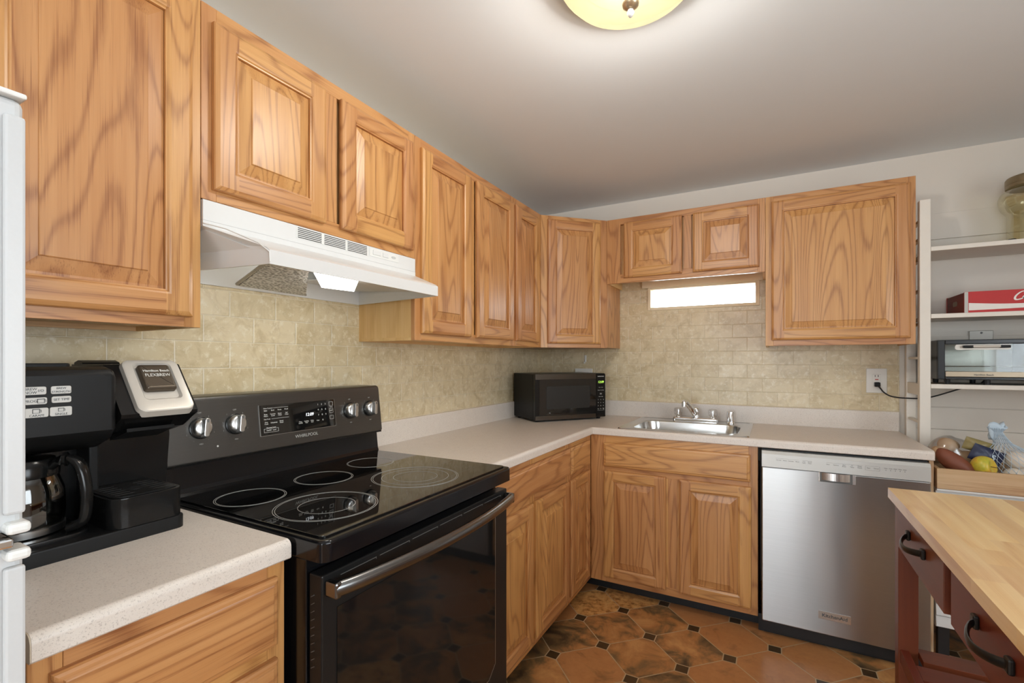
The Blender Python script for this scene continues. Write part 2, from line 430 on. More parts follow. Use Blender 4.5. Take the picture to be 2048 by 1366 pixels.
        for f in fs: bm.faces.new([bv[i] for i in f])
        bmesh.ops.remove_doubles(bm, verts=bm.verts[:], dist=1e-5)
        bmesh.ops.recalc_face_normals(bm, faces=bm.faces[:])
        return s.bm(bm)
    def text(s, txt, size, T, align='CENTER', shear=0, ext=.0003, bold=0, sx=1.0):
        cu = bpy.data.curves.new('lettering', 'FONT'); cu.body = txt; cu.size = size; cu.align_x = align; cu.align_y = 'CENTER'
        cu.shear = shear; cu.extrude = ext; cu.offset = bold; cu.resolution_u = 3
        o = bpy.data.objects.new('lettering', cu); me = o.to_mesh()
        vs = [(v.co.x*sx, v.co.y, v.co.z) for v in me.vertices]; fs = [tuple(p.vertices) for p in me.polygons]
        s.add(vs, fs, T=s.M @ T); o.to_mesh_clear(); bpy.data.objects.remove(o); bpy.data.curves.remove(cu)
        return s
    def build(s, name, mat, parent=None, loc=None, smooth=None, label=None, local=False):
        me = bpy.data.meshes.new(name)
        L = WL[parent.name] if parent is not None else Vector(loc if loc is not None else (0, 0, 0))
        if local: L0 = Vector((0, 0, 0))
        else: L0 = L
        me.from_pydata([tuple(p-L0) for p in s.v], [], s.f)
        av, bv = [], []
        for f, w, r in zip(s.f, s.wv, s.wr):
            for q in w: av += [q.x, q.y, q.z]
            bv += [r]*len(w)
        me.attributes.new('wv', 'FLOAT_VECTOR', 'CORNER').data.foreach_set('vector', av)
        me.attributes.new('wr', 'FLOAT', 'CORNER').data.foreach_set('value', bv)
        me.materials.append(M[mat] if isinstance(mat, str) else mat)
        if smooth:
            me.polygons.foreach_set('use_smooth', [True]*len(me.polygons))
            me.set_sharp_from_angle(angle=math.radians(smooth))
        me.update()
        o = bpy.data.objects.new(name, me); COL.objects.link(o)
        if smooth: o.modifiers.new('weighted_normals', 'WEIGHTED_NORMAL').keep_sharp = True
        if parent is not None: o.parent = parent
        else: o.location = L
        WL[o.name] = L
        if label: o['label'] = label
        return o
def thing(name, label, cat, loc, group=None, rotz=0):
    o = bpy.data.objects.new(name, None); COL.objects.link(o); o.location = loc; o.rotation_euler = (0, 0, rotz)
    o.empty_display_size = .05
    o['label'] = label; o['category'] = cat
    if group: o['group'] = group
    WL[o.name] = Vector(loc); return o
def tag(o, label, cat, group=None):
    o['label'] = label; o['category'] = cat
    if group: o['group'] = group
    return o
def struct(o): o['kind'] = 'structure'; return o
def frame_mat(o, U, V, N):
    U, V, N, o = Vector(U).normalized(), Vector(V).normalized(), Vector(N).normalized(), Vector(o)
    return Matrix(((U.x, V.x, N.x, o.x), (U.y, V.y, N.y, o.y), (U.z, V.z, N.z, o.z), (0, 0, 0, 1)))
def rrect(x0, x1, y0, y1, r, seg=5):
    rs = r if isinstance(r, (list, tuple)) else [r]*4    # corners: (x1,y1),(x0,y1),(x0,y0),(x1,y0)
    pts = []
    for (cx, cy, a0), rr in zip([(x1, y1, 0), (x0, y1, 90), (x0, y0, 180), (x1, y0, 270)], rs):
        sx = -1 if cx == x1 else 1; sy = -1 if cy == y1 else 1
        if rr <= 0: pts.append((cx, cy)); continue
        for i in range(seg+1):
            a = math.radians(a0+90*i/seg); pts.append((cx+sx*rr+rr*math.cos(a), cy+sy*rr+rr*math.sin(a)))
    return pts

def catmull(P, k=6):
    P = [Vector(p) for p in P]; out = []
    for i in range(len(P)-1):
        a, b, c, d = P[max(i-1, 0)], P[i], P[i+1], P[min(i+2, len(P)-1)]
        for j in range(k):
            s = j/k; out.append(.5*((2*b)+(c-a)*s+(2*a-5*b+4*c-d)*s*s+(3*b-a-3*c+d)*s**3))
    return out+[P[-1]]

# ------------------------------------------------------------------ room shell
def shell():
    T = .12
    b = MB().box(-T, ROOM_R+T, ROOM_B-T, T, -.1, 0); struct(b.build('floor', 'floor'))
    b = MB().box(-T, ROOM_R+T, ROOM_B-T, T, ZC, ZC+.1); struct(b.build('ceiling', 'ceil'))
    wl = struct(MB().box(-T, 0, ROOM_B-T, T, 0, ZC).build('wall_left', 'wallp'))
    def holed(axis, a0, a1, w0, w1, h):     # wall with one opening
        b = MB(); u0, u1, z0, z1 = h
        for (p, q, r, t) in ((a0, u0, 0, ZC), (u1, a1, 0, ZC), (u0, u1, 0, z0), (u0, u1, z1, ZC)):
            if axis == 'x': b.box(p, q, w0, w1, r, t)
            else: b.box(w0, w1, p, q, r, t)
        return b
    wbk = struct(holed('x', 0, ROOM_R, 0, T, KWH).build('wall_back', 'wallp'))
    struct(holed('x', 0, ROOM_R, ROOM_B-T, ROOM_B, RW).build('wall_rear', 'wallr'))
    struct(holed('y', ROOM_B, 0, ROOM_R, ROOM_R+T, SW).build('wall_right', 'wallp'))
    # tiled backsplash on both walls
    def grid_plane(axis, holes, a0, a1, z0, z1):
        b = MB(); u0, u1, h0, h1 = holes
        for (p, q, r, t) in ((a0, u0, z0, z1), (u1, a1, z0, z1), (u0, u1, z0, h0), (u0, u1, h1, z1)):
            b.box(p, q, -.006, 0, r, t)
        return b
    grid_plane('x', KWH, 0, 2.062, .90, 1.80).build('tile_backsplash', 'tile_b', wbk)
    MB().box(0, .006, -2.95, -.006, .90, 1.70).build('tile_backsplash', 'tile_l', wl)
    # window over the sink
    w = struct(MB().build('window_1', 'trimp')) if False else None
    b = MB(); x0, x1, z0, z1 = KW
    b.box(x0-.018, x0, -.016, .10, z0-.018, z1+.012, .002, g='z').box(x1, x1+.022, -.016, .10, z0-.018, z1+.016, .002, g='z')
    b.box(x0, x1, -.013, .10, z0-.018, z0, .002, g='x').box(x0, x1, -.013, .10, z1, z1+.012, .002, g='x')
    w = struct(b.build('window_1', 'maple'))
    MB().box(x0, x1, .06, .064, z0, z1).build('window_pane', 'pane', w)
    # glazed rear door, and an unseen side window added for fill light
    def win(name, axis, o, at):
        u0, u1, z0, z1 = o; b = MB()
        def bx(p, q, r, t, d0, d1):
            if axis == 'x': b.box(p, q, at+d0, at+d1, r, t)
            else: b.box(at+d0, at+d1, p, q, r, t)
        f = .05
        bx(u0, u0+f, z0, z1, -.04, .04); bx(u1-f, u1, z0, z1, -.04, .04); bx(u0+f, u1-f, z0, z0+f, -.04, .04); bx(u0+f, u1-f, z1-f, z1, -.04, .04)
        m = (u0+u1)/2
        if axis == 'y': bx(m-.02, m+.02, z0+f, z1-f, -.03, .03)
        else: bx(1.26, 1.45, z0+f, z1-f, -.03, .03)  # wide pier added to darken the left edge of the dishwasher reflection
        w = struct(b.build(name, 'white'))
        b = MB()
        if axis == 'x': b.box(u0+f, u1-f, at-.002, at+.002, z0+f, z1-f)
        else: b.box(at-.002, at+.002, u0+f, u1-f, z0+f, z1-f)
        b.build('window_pane', 'pane', w)
    win('window_2', 'x', RW, ROOM_B-.05); win('fill_window', 'y', SW, ROOM_R+.05)
    # horizontal boards on the painted wall right of the counter
    for i, (z0, z1, d) in enumerate(((1.886, 2.015, .014), (1.0475, 1.40, .006), (.9375, 1.0445, .008), (.70, .9345, .006))):
        struct(MB().box(2.10, ROOM_R, -d, -.0005, z0, z1, .0015).build('trim_%d' % (i+1), 'wallp'))
shell()

# ------------------------------------------------------------------ cabinet pieces
def loft(mb, loops, w, h, s, gmode, fill=True):
    """rect loops (inset, depth) in local u,v,n; gmode 'frame' = stiles and rails, else one board with that grain"""
    offs = {k: (Vector([R.uniform(-20, 20) for _ in range(3)]), R.random()) for k in 'LRTBP'}
    def put(vs, k, g): mb.add(vs, [tuple(range(len(vs)))], g, off=offs[k][0], rnd=offs[k][1])
    for (i0, d0), (i1, d1) in zip(loops, loops[1:]):
        c0 = [(i0, i0), (w-i0, i0), (w-i0, h-i0), (i0, h-i0)]; c1 = [(i1, i1), (w-i1, i1), (w-i1, h-i1), (i1, h-i1)]
        P = lambda c, d: (c[0], c[1], d)
        if gmode != 'frame':
            for a in range(4):
                b = (a+1) % 4; put([P(c0[a], d0), P(c0[b], d0), P(c1[b], d1), P(c1[a], d1)], 'P', gmode)
            continue
        put([P(c0[1], d0), P(c0[2], d0), P(c1[2], d1), P(c1[1], d1)], 'R', 'y')
        put([P(c0[3], d0), P(c0[0], d0), P(c1[0], d1), P(c1[3], d1)], 'L', 'y')
        for k, v0, v1 in (('B', i0, i1), ('T', h-i0, h-i1)):
            if i1 <= s+1e-6:
                q = [((i0, v0, d0), (s, v0, d0), (s, v1, d1), (i1, v1, d1), 'L', 'y'), ((s, v0, d0), (w-s, v0, d0), (w-s, v1, d1), (s, v1, d1), k, 'x'),
                     ((w-s, v0, d0), (w-i0, v0, d0), (w-i1, v1, d1), (w-s, v1, d1), 'R', 'y')]
            else: q = [((i0, v0, d0), (w-i0, v0, d0), (w-i1, v1, d1), (i1, v1, d1), k, 'x')]
            for a, b, c, d, kk, g in q:
                vs = [a, b, c, d]
                if k == 'T': vs = vs[::-1]
                if (Vector(a)-Vector(d)).length < 1e-7: continue
                put(vs, kk, g)
    if fill:
        i1, d1 = loops[-1]; put([(i1, i1, d1), (w-i1, i1, d1), (w-i1, h-i1, d1), (i1, h-i1, d1)], 'P', gmode if gmode != 'frame' else 'y')
    i0, d0 = loops[0]; put([(i0, h-i0, d0), (w-i0, h-i0, d0), (w-i0, i0, d0), (i0, i0, d0)], 'P', 'y')

def door(FM, u0, u1, v0, v1, parent, s=.057):
    w, h = u1-u0, v1-v0
    T = FM @ Matrix.Translation((u0, v0, 0))
    b = MB(T)
    loft(b, [(0, .0008), (0, .011), (.002, .015), (.007, .0175), (.011, .019), (s-.010, .019), (s-.006, .0178), (s-.003, .015), (s, .0145), (s, .0065)], w, h, s, 'frame', fill=False)
    d = b.build('door', 'oak', parent)
    p = MB(T)
    loft(p, [(s-.001, .004), (s+.001, .0075), (s+.006, .0078), (s+.034, .0150), (s+.0345, .0172), (s+.036, .0180)], w, h, s, 'y')
    p.build('door_panel', 'oak', d)
    return d
def drawer(FM, u0, u1, v0, v1, parent, name='drawer'):
    b = MB(FM @ Matrix.Translation((u0, v0, 0)))
    loft(b, [(0, .0008), (0, .010), (.002, .0135), (.006, .0155), (.011, .0160), (.013, .0185), (.015, .019)], u1-u0, v1-v0, .05, 'x')
    return b.build(name, 'oak', parent)
def faceframe(FM, boards, parent):
    b = MB(FM)
    for u0, u1, v0, v1, g in boards: b.box(u0, u1, v0, v1, -.019, 0, .0008, 1, g=g)
    return b.build('face_frame', 'oak', parent)
FL = lambda x: frame_mat((x, 0, 0), (0, 1, 0), (0, 0, 1), (1, 0, 0))      # left run: u = world y
FB = lambda y: frame_mat((0, y, 0), (1, 0, 0), (0, 0, 1), (0, -1, 0))     # back run: u = world x
ZB, ZT, C = 1.3558, 2.133, .299

def upper_left(y0, y1, z0, name, label, doors, midstile=None, sidebot=0):
    t = thing(name, label, 'cabinet', (.15, (y0+y1)/2, z0), 'oak wall cabinets')
    b = MB().box(.002, C-.019, y0+.001, y1-.001, z0+.012, ZT-.002, g='z')
    b.build('carcass', 'oak_pale', t)
    for q in ((.002, C-.019, y0+.0005, y0+.013), (.002, C-.019, y1-.013, y1-.0005), (.002, .02, y0+.013, y1-.013)):
        MB().box(*q, z0, z0+.012, g='y').build('bottom_edge', 'oak_pale', t)
    s = .036
    bd = [(y0+.0006, y0+s, z0, ZT, 'y'), (y1-s, y1-.0006, z0, ZT, 'y'), (y0+s, y1-s, z0, z0+.04, 'x'), (y0+s, y1-s, ZT-.04, ZT, 'x')]
    for m0, m1 in midstile or []: bd.append((m0, m1, z0+.04, ZT-.04, 'y'))
    faceframe(FL(C), bd, t)
    for d in doors: door(FL(C), *d, t)
    return t
upper_left(-2.885, -2.483, ZB, 'wall_cabinet', 'tall oak wall cabinet with a wide door above the coffee maker, nearest the fridge',
           [(-2.862, -2.507, 1.379, 2.109)])
upper_left(-2.483, -1.717, 1.6642, 'wall_cabinet', 'short two-door oak wall cabinet directly above the white range hood',
           [(-2.459, -2.134, 1.690, 2.094), (-2.074, -1.738, 1.690, 2.094)], [(-2.125, -2.083)])
upper_left(-1.717, -.940, ZB, 'wall_cabinet', 'tall two-door oak wall cabinet just right of the range hood',
           [(-1.687, -1.351, 1.384, 2.097), (-1.302, -.953, 1.384, 2.097)], [(-1.345, -1.308)])
upper_left(-.940, -.601, ZB, 'wall_cabinet', 'narrow single-door oak wall cabinet on the left wall beside the diagonal corner cabinet',
           [(-.926, -.645, 1.384, 2.097)])
def corner_upper():
    t = thing('corner_wall_cabinet', 'oak corner wall cabinet with a diagonal door above the microwave', 'cabinet', (.25, -.25, ZB), 'oak wall cabinets')
    k = .0134
    pts = [(.002, -.6005), (C-k, -.6005), (.6005, -C+k), (.6005, -.008), (.008, -.008), (.002, -.014)]
    MB().prism(pts, 'z', ZB+.003, ZT-.002, g='z').build('carcass', 'oak', t)
    L = math.hypot(.601-.299, .601-.299)
    FM = frame_mat((.299, -.601, 0), (1, 1, 0), (0, 0, 1), (1, -1, 0))
    s = .044
    faceframe(FM, [(0, s, ZB, ZT, 'y'), (L-s, L, ZB, ZT, 'y'), (s, L-s, ZB, ZB+.04, 'x'), (s, L-s, ZT-.04, ZT, 'x')], t)
    door(FM, .041, .380, 1.379, 2.110, t, .055)
corner_upper()
def upper_back(x0, x1, z0, label, doors, rec=.012, stiles=(.036, .036), mid=(), name='wall_cabinet'):
    t = thing(name, label, 'cabinet', ((x0+x1)/2, -.15, z0), 'oak wall cabinets')
    yb = -.008
    MB().box(x0+.001, x1-.001, -C+.019, yb, z0+rec, ZT-.002, g='z').build('carcass', 'oak', t)
    for q in ((x0+.0005, x0+.014), (x1-.014, x1-.0005)): MB().box(*q, -C+.019, yb, z0, z0+rec, g='y').build('bottom_edge', 'oak_pale', t)
    s0, s1 = stiles
    bd = [(x0+.0006, x0+s0, z0, ZT, 'y'), (x1-s1, x1-.0006, z0, ZT, 'y'), (x0+s0, x1-s1, z0, z0+.052, 'x'), (x0+s0, x1-s1, ZT-.036, ZT, 'x')]
    for m0, m1 in mid: bd.append((m0, m1, z0+.052, ZT-.036, 'y'))
    faceframe(FB(-C), bd, t)
    for d in doors: door(FB(-C), *d, t)
    return t
t = upper_back(.601, 1.4556, 1.7451, 'short two-door oak wall cabinet above the small sink window',
           [(.708, 1.040, 1.773, 2.102), (1.098, 1.427, 1.773, 2.102)], rec=.045, stiles=(.085, .036), mid=[(1.048, 1.090)])
MB().box(.75, 1.44, -.026, -.008, 1.745, 1.790, .001, g='x').build('hanging_rail', 'maple', t)
upper_back(1.4556, 2.0679, ZB, 'large square-door oak wall cabinet right of the window, above the dishwasher',
           [(1.483, 2.047, 1.384, 2.103)])

# ------------------------------------------------------------------ base cabinets
F, TK, CB = .6075, .0785, .875
def base_left(y0, y1, label, drawers, doors, stiles, rails, toe=True):
    t = thing('base_cabinet', label, 'cabinet', (.3, (y0+y1)/2, 0), 'oak base cabinets')
    MB().box(.02, F-.019, y0+.001, y1-.001, TK, CB-.002, g='z').build('carcass', 'oak', t)
    MB().box(.03, .535, y0+.001, y1-.001, 0, TK).build('toe_kick', 'toe', t)
    bd = [(a+.0005, b-.0005, TK, CB-.001, 'y') for a, b in stiles]
    for a, b, c, d in rails: bd.append((a, b, c, d, 'x'))
    faceframe(FL(F), bd, t)
    for d in drawers: drawer(FL(F), *d, t)
    for d in doors: door(FL(F), *d, t)
    return t
base_left(-2.868, -2.484, 'oak drawer base cabinet left of the range under the coffee maker counter',
          [(-2.846, -2.506, .711, .846), (-2.846, -2.506, .520, .684), (-2.846, -2.506, .315, .493), (-2.846, -2.506, .105, .288)], [],
          [(-2.868, -2.830), (-2.522, -2.484)], [(-2.83, -2.522, a, b) for a, b in ((TK, .12), (.278, .325), (.483, .530), (.675, .720), (.835, CB-.001))])
base_left(-1.704, -.940, 'oak base cabinet right of the range with one wide drawer over two doors',
          [(-1.682, -.945, .721, .848)], [(-1.682, -1.353, .112, .688), (-1.325, -.960, .112, .688)],
          [(-1.704, -1.666), (-1.36, -1.318), (-.978, -.940)], [(-1.666, -1.36, TK, .12), (-1.318, -.978, TK, .12), (-1.666, -1.36, .675, .73), (-1.318, -.978, .675, .73), (-1.666, -1.36, .835, CB-.001), (-1.318, -.978, .835, CB-.001)])
base_left(-.940, -.610, 'narrow oak base cabinet in the inner corner with one small drawer over one door',
          [(-.930, -.655, .717, .848)], [(-.930, -.655, .112, .688)],
          [(-.940, -.902), (-.680, -.610)], [(-.902, -.68, TK, .12), (-.902, -.68, .675, .73), (-.902, -.68, .835, CB-.001)])
def sink_base():
    t = thing('base_cabinet', 'oak sink base cabinet with a wide false drawer front over two doors', 'cabinet', (1.0, -.3, 0), 'oak base cabinets')
    x0, x1 = F+.001, 1.4275
    MB().box(x0+.001, x1-.001, -F+.019, -.02, TK, .70, g='z').build('carcass', 'oak', t)
    MB().box(.537, x1, -.515, -.02, 0, TK).build('toe_kick', 'toe', t)
    bd = [(x0, .692, TK, CB-.001, 'y'), (1.388, x1, TK, CB-.001, 'y'), (1.020, 1.066, .12, .675, 'y'),
          (.692, 1.388, TK, .12, 'x'), (.692, 1.388, .675, .715, 'x'), (.692, 1.388, .825, CB-.001, 'x'), (.692, 1.02, .12, .675, 'y'), (1.066, 1.388, .12, .675, 'y'), (.692, 1.388, .715, .825, 'x')]
    faceframe(FB(-F), bd, t)
    drawer(FB(-F), .684, 1.396, .706, .834, t, 'false_drawer_front')
    door(FB(-F), .684, 1.011, .108, .684, t); door(FB(-F), 1.074, 1.400, .108, .682, t)
sink_base()
tag(MB().box(2.046, 2.0605, -.605, -.03, 0, CB-.001, .001, g='z').build('end_panel', 'acacia', loc=(2.053, -.3, 0)),
    'thin unfinished wood end panel on the right side of the dishwasher', 'panel')

# ------------------------------------------------------------------ countertops
D = .6263
def nose(ax):
    """counter front-edge profile (out, z): rounded top"""
    r = .014; z1 = .914; z0 = .8752
    p = [(D-.05, z1)]
    for i in range(7):
        a = math.pi/2*(1-i/6); p.append((D-r+r*math.cos(a), z1-r+r*math.sin(a)))
    p += [(D, z0+.003), (D-.003, z0), (D-.05, z0)]
    return p
def counters():
    z0, z1 = .8752, .914
    c = thing('countertop', 'long L-shaped speckled off-white laminate countertop with the sink set in it', 'countertop', (.5, -.5, z0))
    b = MB()
    i = D-.05
    # left arm (stops at the range), corner block, back arm in pieces round the sink hole
    HX0, HX1, HY0, HY1 = .790, 1.355, -.560, -.150
    b.box(.008, i, -1.704, -i, z0, z1).box(.008, i, -i, -.008, z0, z1)
    b.box(i, HX0, -i, -.008, z0, z1).box(HX1, 2.0594, -i, -.008, z0, z1)
    b.box(HX0, HX1, HY1, -.008, z0, z1).box(HX0, HX1, -i, HY0, z0, z1)
    pf = nose('x')
    # mitred noses
    n = len(pf)
    vs = [(p, -1.704, z) for p, z in pf]+[(p, -p, z) for p, z in pf]
    fs = [tuple(range(n))[::-1]]+[(k, (k+1) % n, n+(k+1) % n, n+k) for k in range(n)]
    b.add(vs, fs)
    R_ = 2.0594
    vs = [(p, -p, z) for p, z in pf]+[(R_, -p, z) for p, z in pf]
    fs = [tuple(range(n, 2*n))]+[(k, (k+1) % n, n+(k+1) % n, n+k) for k in range(n)]
    b.add(vs, fs)
    b.build('worktop', 'laminate', c, smooth=40)
    b = MB()
    b.box(.007, .026, -1.704, -.026, z1-.001, 1.0145, .004, 2).box(.007, 2.0594, -.026, -.007, z1-.001, 1.0145, .004, 2)
    b.build('backsplash_lip', 'laminate', c)
    MB().add([(.575, -.5748, .9142), (D-.004, -D+.0042, .9142), (D-.0032, -D+.005, .9142), (.5758, -.574, .9142)], [(0, 1, 2, 3)]).build('mitre_seam', 'beige', c)
    c2 = thing('countertop', 'short speckled off-white laminate countertop holding the coffee maker', 'countertop', (.3, -2.68, z0))
    b = MB(); y0, y1 = -2.868, -2.482
    b.box(.008, i, y0, y1, z0, z1)
    vs = [(p, y0, z) for p, z in pf]+[(p, y1, z) for p, z in pf]
    fs = [tuple(range(n))[::-1], tuple(range(n, 2*n))]+[(k, (k+1) % n, n+(k+1) % n, n+k) for k in range(n)]
    b.add(vs, fs); b.build('worktop', 'laminate', c2, smooth=40)
    MB().box(.007, .026, y0, y1, z1-.001, 1.0145, .004).build('backsplash_lip', 'laminate', c2)
    pe = [(D-.05, z1)]+[(x*1.0, z) for x, z in pf[1:-1]]+[(D-.05, z0)]
    MB().prism(pe, 'y', y0-.0018, y0-.0002).build('end_cap', 'beige', c2)
counters()

# ------------------------------------------------------------------ range
def stove():
    Y0, Y1 = -2.476, -1.710
    t = thing('range', 'black freestanding electric range with glass cooktop and steel control panel', 'stove', (.36, -2.093, 0))
    b = MB().box(.03, .655, Y0+.006, Y1-.006, .05, .874, .002)
    for x in (.08, .6):
        for y in (Y0+.05, Y1-.05): b.box(x-.02, x+.02, y-.02, y+.02, 0, .05)
    b.build('body', 'enamelblack', t)
    b = MB().prism(rrect(.05, .716, Y0, Y1, [.022, .004, .004, .022]), 'z', .878, .9205, bev=.007, seg=3)
    ct = b.build('cooktop_frame', 'enamelblack', t, smooth=40)
    MB().prism(rrect(.105, .695, Y0+.014, Y1-.014, [.012]*4), 'z', .9206, .9245, bev=.0015).build('cooktop_glass', 'glassblack', t)
    zt = .9246
    def burner(x, y, rs):
        b = MB()
        for r in rs: b.ring((x, y, zt), r-.0006, r+.0006, h=.0003)
        b.build('burner_ring', 'greyline', t)
    burner(.300, -2.360, (.083, .079)); burner(.298, -2.130, (.083, .079)); burner(.262, -1.905, (.078, .075))
    burner(.530, -2.313, (.120, .115, .066)); burner(.530, -1.985, (.130, .125, .100, .066))
    # back riser and tilted control panel
    MB().prism([(.030, .88), (.112, .88), (.112, .925), (.108, .935), (.100, 1.004), (.030, 1.004)], 'y', Y0+.004, Y1-.004).build('back_riser', 'enamelblack', t)
    pan = [(.03, 1.002), (.126, 1.002), (.134, 1.005), (.1355, 1.010), (.117, 1.166), (.113, 1.176), (.106, 1.180), (.03, 1.180)]
    MB().prism(pan, 'y', Y0, Y1-.004, bev=.010, seg=3).build('control_panel', 'blacksteel', t, smooth=30)
    MB().prism([(.09, .9985), (.130, .9985), (.130, 1.004), (.09, 1.004)], 'y', Y0+.002, Y1-.008).build('panel_trim', 'black', t)
    a = Vector((.1355, 0, 1.010)); up = Vector((.117-.1355, 0, 1.166-1.010)).normalized(); nn = Vector((up.z, 0, -up.x))
    FM = frame_mat(a, (0, 1, 0), up, nn)          # u = y, v = up the panel from z 1.01
    V = lambda z: (z-1.010)/up.z
    dsp = MB(FM).box(-2.222, -1.944, V(1.050), V(1.141), .0002, .0022, .0008, 1).build('display', 'glassblack', t)
    b = MB(FM); y0, y1, v0, v1 = -2.223, -1.943, V(1.049), V(1.142)
    for q in ((y0, y1, v0-.0012, v0), (y1, y1+.0012, v0, v1), (y0-.0012, y0, v0, v1)): b.box(q[0], q[1], q[2], q[3], .0003, .0026)
    b.build('display_edge', 'rimline', dsp)
    b = MB(FM); X = lambda s, u, z, sz=.0052, al='CENTER': b.text(s, sz, Matrix.Translation((u, V(z), .0024)), al)
    X('Oven Control', -2.210, 1.131, .0052, 'LEFT'); b.box(-2.178, -2.125, V(1.131)-.0003, V(1.131)+.0003, .0023, .0026)
    for i, s in enumerate(('Bake', 'Broil', 'Roast', 'Proof')): X(s, -2.203+i*.0235, 1.124, .0055)
    for i, s in enumerate(('Keep\nWarm', 'Favorite\nCook', 'Steam\nClean', 'Self\nClean')): X(s, -2.203+i*.0235, 1.110, .0052)
    X('Easy Cook', -2.210, 1.098, .0048, 'LEFT'); b.box(-2.185, -2.125, V(1.098)-.0003, V(1.098)+.0003, .0023, .0026)
    for i, s in enumerate(('Slow\nCook', 'Dehydrate', 'Bread\nProof')): X(s, -2.203+i*.0255, 1.086, .0052)
    X('Warming Center', -2.188, 1.072, .0046); X('On/Off   Level', -2.188, 1.064, .0054)
    def outline(u0, u1, z0, z1, w=.0006):
        a0, a1 = V(z0), V(z1)
        for q in ((u0, u1, a0, a0+w), (u0, u1, a1-w, a1), (u0, u0+w, a0, a1), (u1-w, u1, a0, a1)): b.box(*q, .0023, .0026)
    outline(-2.212, -2.164, 1.058, 1.0695)
    for r in range(3):
        for c in range(3): X(str(r*3+c+1), -2.012+c*.0150, 1.128-r*.0175, .0078)
    X('0', -1.996, 1.075, .0078); X('Clear', -2.016, 1.075, .0050)
    for i, s in enumerate(('Timer\nOn/Off', 'Cooking\nTime', 'Delay\nStart')): X(s, -2.084+i*.0225, 1.075, .0050)
    outline(-1.966, -1.950, 1.120, 1.134); outline(-1.966, -1.950, 1.096, 1.111); outline(-1.966, -1.950, 1.074, 1.086)
    X('START', -1.958, 1.1035, .0045); X('Cancel', -1.958, 1.116, .0040)
    b.build('display_printing', 'print', dsp)
    MB(FM).text('12:09', .0145, Matrix.Translation((-2.048, V(1.098), .0025)), shear=.15).build('clock_digits', 'whitedig', dsp)
    MB(FM).text('WHIRLPOOL', .0145, Matrix.Translation((-2.062, V(1.032), .0004)), sx=1.05).build('brand_lettering', 'greyline', t)
    b = MB(FM)
    for u in (-2.392, -2.296, -1.872, -1.776):
        for k in range(9):
            an = math.radians(-150+k*37.5+90); b.text('|' if k % 2 else '-', .005, Matrix.Translation((u+.038*math.cos(an), V(1.095)+.038*math.sin(an), .0004)))
        b.text('OFF', .0058, Matrix.Translation((u, V(1.136), .0004))); b.text('MED', .005, Matrix.Translation((u, V(1.052), .0004)))
    b.build('dial_markings', 'greyline', t)
    for u in (-2.392, -2.296, -1.872, -1.776):
        k = MB(FM).lathe([(.0295, 0), (.0295, .004), (.0275, .0055)], (u, V(1.095), 0), seg=36).build('knob', 'black', t, smooth=40)
        b = MB(FM).lathe([(.0265, .005), (.0262, .012), (.0235, .018), (.017, .0205), (0, .021)], (u, V(1.095), 0), seg=36)
        b.build('knob_body', 'knob', k, smooth=50)
        g = MB(FM @ Matrix.Translation((u, V(1.095), 0)) @ Matrix.Rotation(math.radians(-8), 4, 'Z')).prism(rrect(-.0075, .0075, -.0255, .0255, .007, 4), 'z', .010, .036, bev=.003, seg=2)
        g.build('knob_grip', 'knob', k, smooth=40)
        MB(FM @ Matrix.Translation((u, V(1.095), 0)) @ Matrix.Rotation(math.radians(-8), 4, 'Z')).box(-.0022, .0022, .014, .0225, .0355, .0366).build('knob_pointer', 'slot', k)
    b = MB(FM).lathe([(.0026, 0), (.0022, .001), (0, .0012)], (-2.350, V(1.040), .0002), seg=12).build('indicator_light', 'print', t)
    # oven door
    dr = MB().box(.662, .700, Y0+.008, Y1-.008, .135, .848, .003).build('oven_door', 'blackdoor', t)
    MB().prism([(Y0+.045, .268), (-1.835, .268), (-1.797, .300), (-1.797, .772), (Y0+.045, .772)], 'x', .7002, .7016).build('oven_window', 'ovenglass', dr)
    b = MB()
    def strip(p, q, w=.0012):
        d = (Vector(q)-Vector(p)).normalized(); n = Vector((-d.y, d.x))*w
        b.prism([tuple(Vector(p)-n), tuple(Vector(q)-n), tuple(Vector(q)+n), tuple(Vector(p)+n)], 'x', .7006, .7020)
    strip((-1.797, .300), (-1.797, .772)); strip((-1.835, .268), (-1.797, .300)); strip((Y0+.05, .268), (-1.835, .268))
    b.build('window_outline', 'rimline', dr)
    b = MB()
    for i in range(6):
        y0 = Y0+.055+i*.112; y1 = y0+.100
        b.box(.7001, .7008, y0, y1, .8335, .8350); b.box(.7001, .7008, y1, y1+.0012, .8300, .8350)
    b.build('vent_slot', 'slot', dr)
    b = MB()
    for i in range(10): b.prism([(.668, .800-i*.016), (.678, .806-i*.016), (.678, .8075-i*.016), (.668, .8015-i*.016)], 'y', Y0+.0072, Y0+.0082)
    b.build('side_louver', 'slot', dr)
    pts = []; n = 28
    for i in range(n+1):
        s = i/n; y = Y0+.020+s*(Y1-Y0-.040); pts.append((.722+.040*math.sin(math.pi*s)**.75, y, .822))
    h = MB().tube(pts, .0165, 14, flat=(.013, .0165))
    h.build('door_handle', 'handlesteel', dr, smooth=50)
    for y in (Y0+.022, Y1-.022): MB().box(.700, .734, y-.008, y+.008, .806, .838, .004).build('handle_mount', 'handlesteel', dr)
    MB().box(.662, .700, Y0+.008, Y1-.008, .055, .130, .003).build('storage_drawer', 'blackdoor', t)
stove()

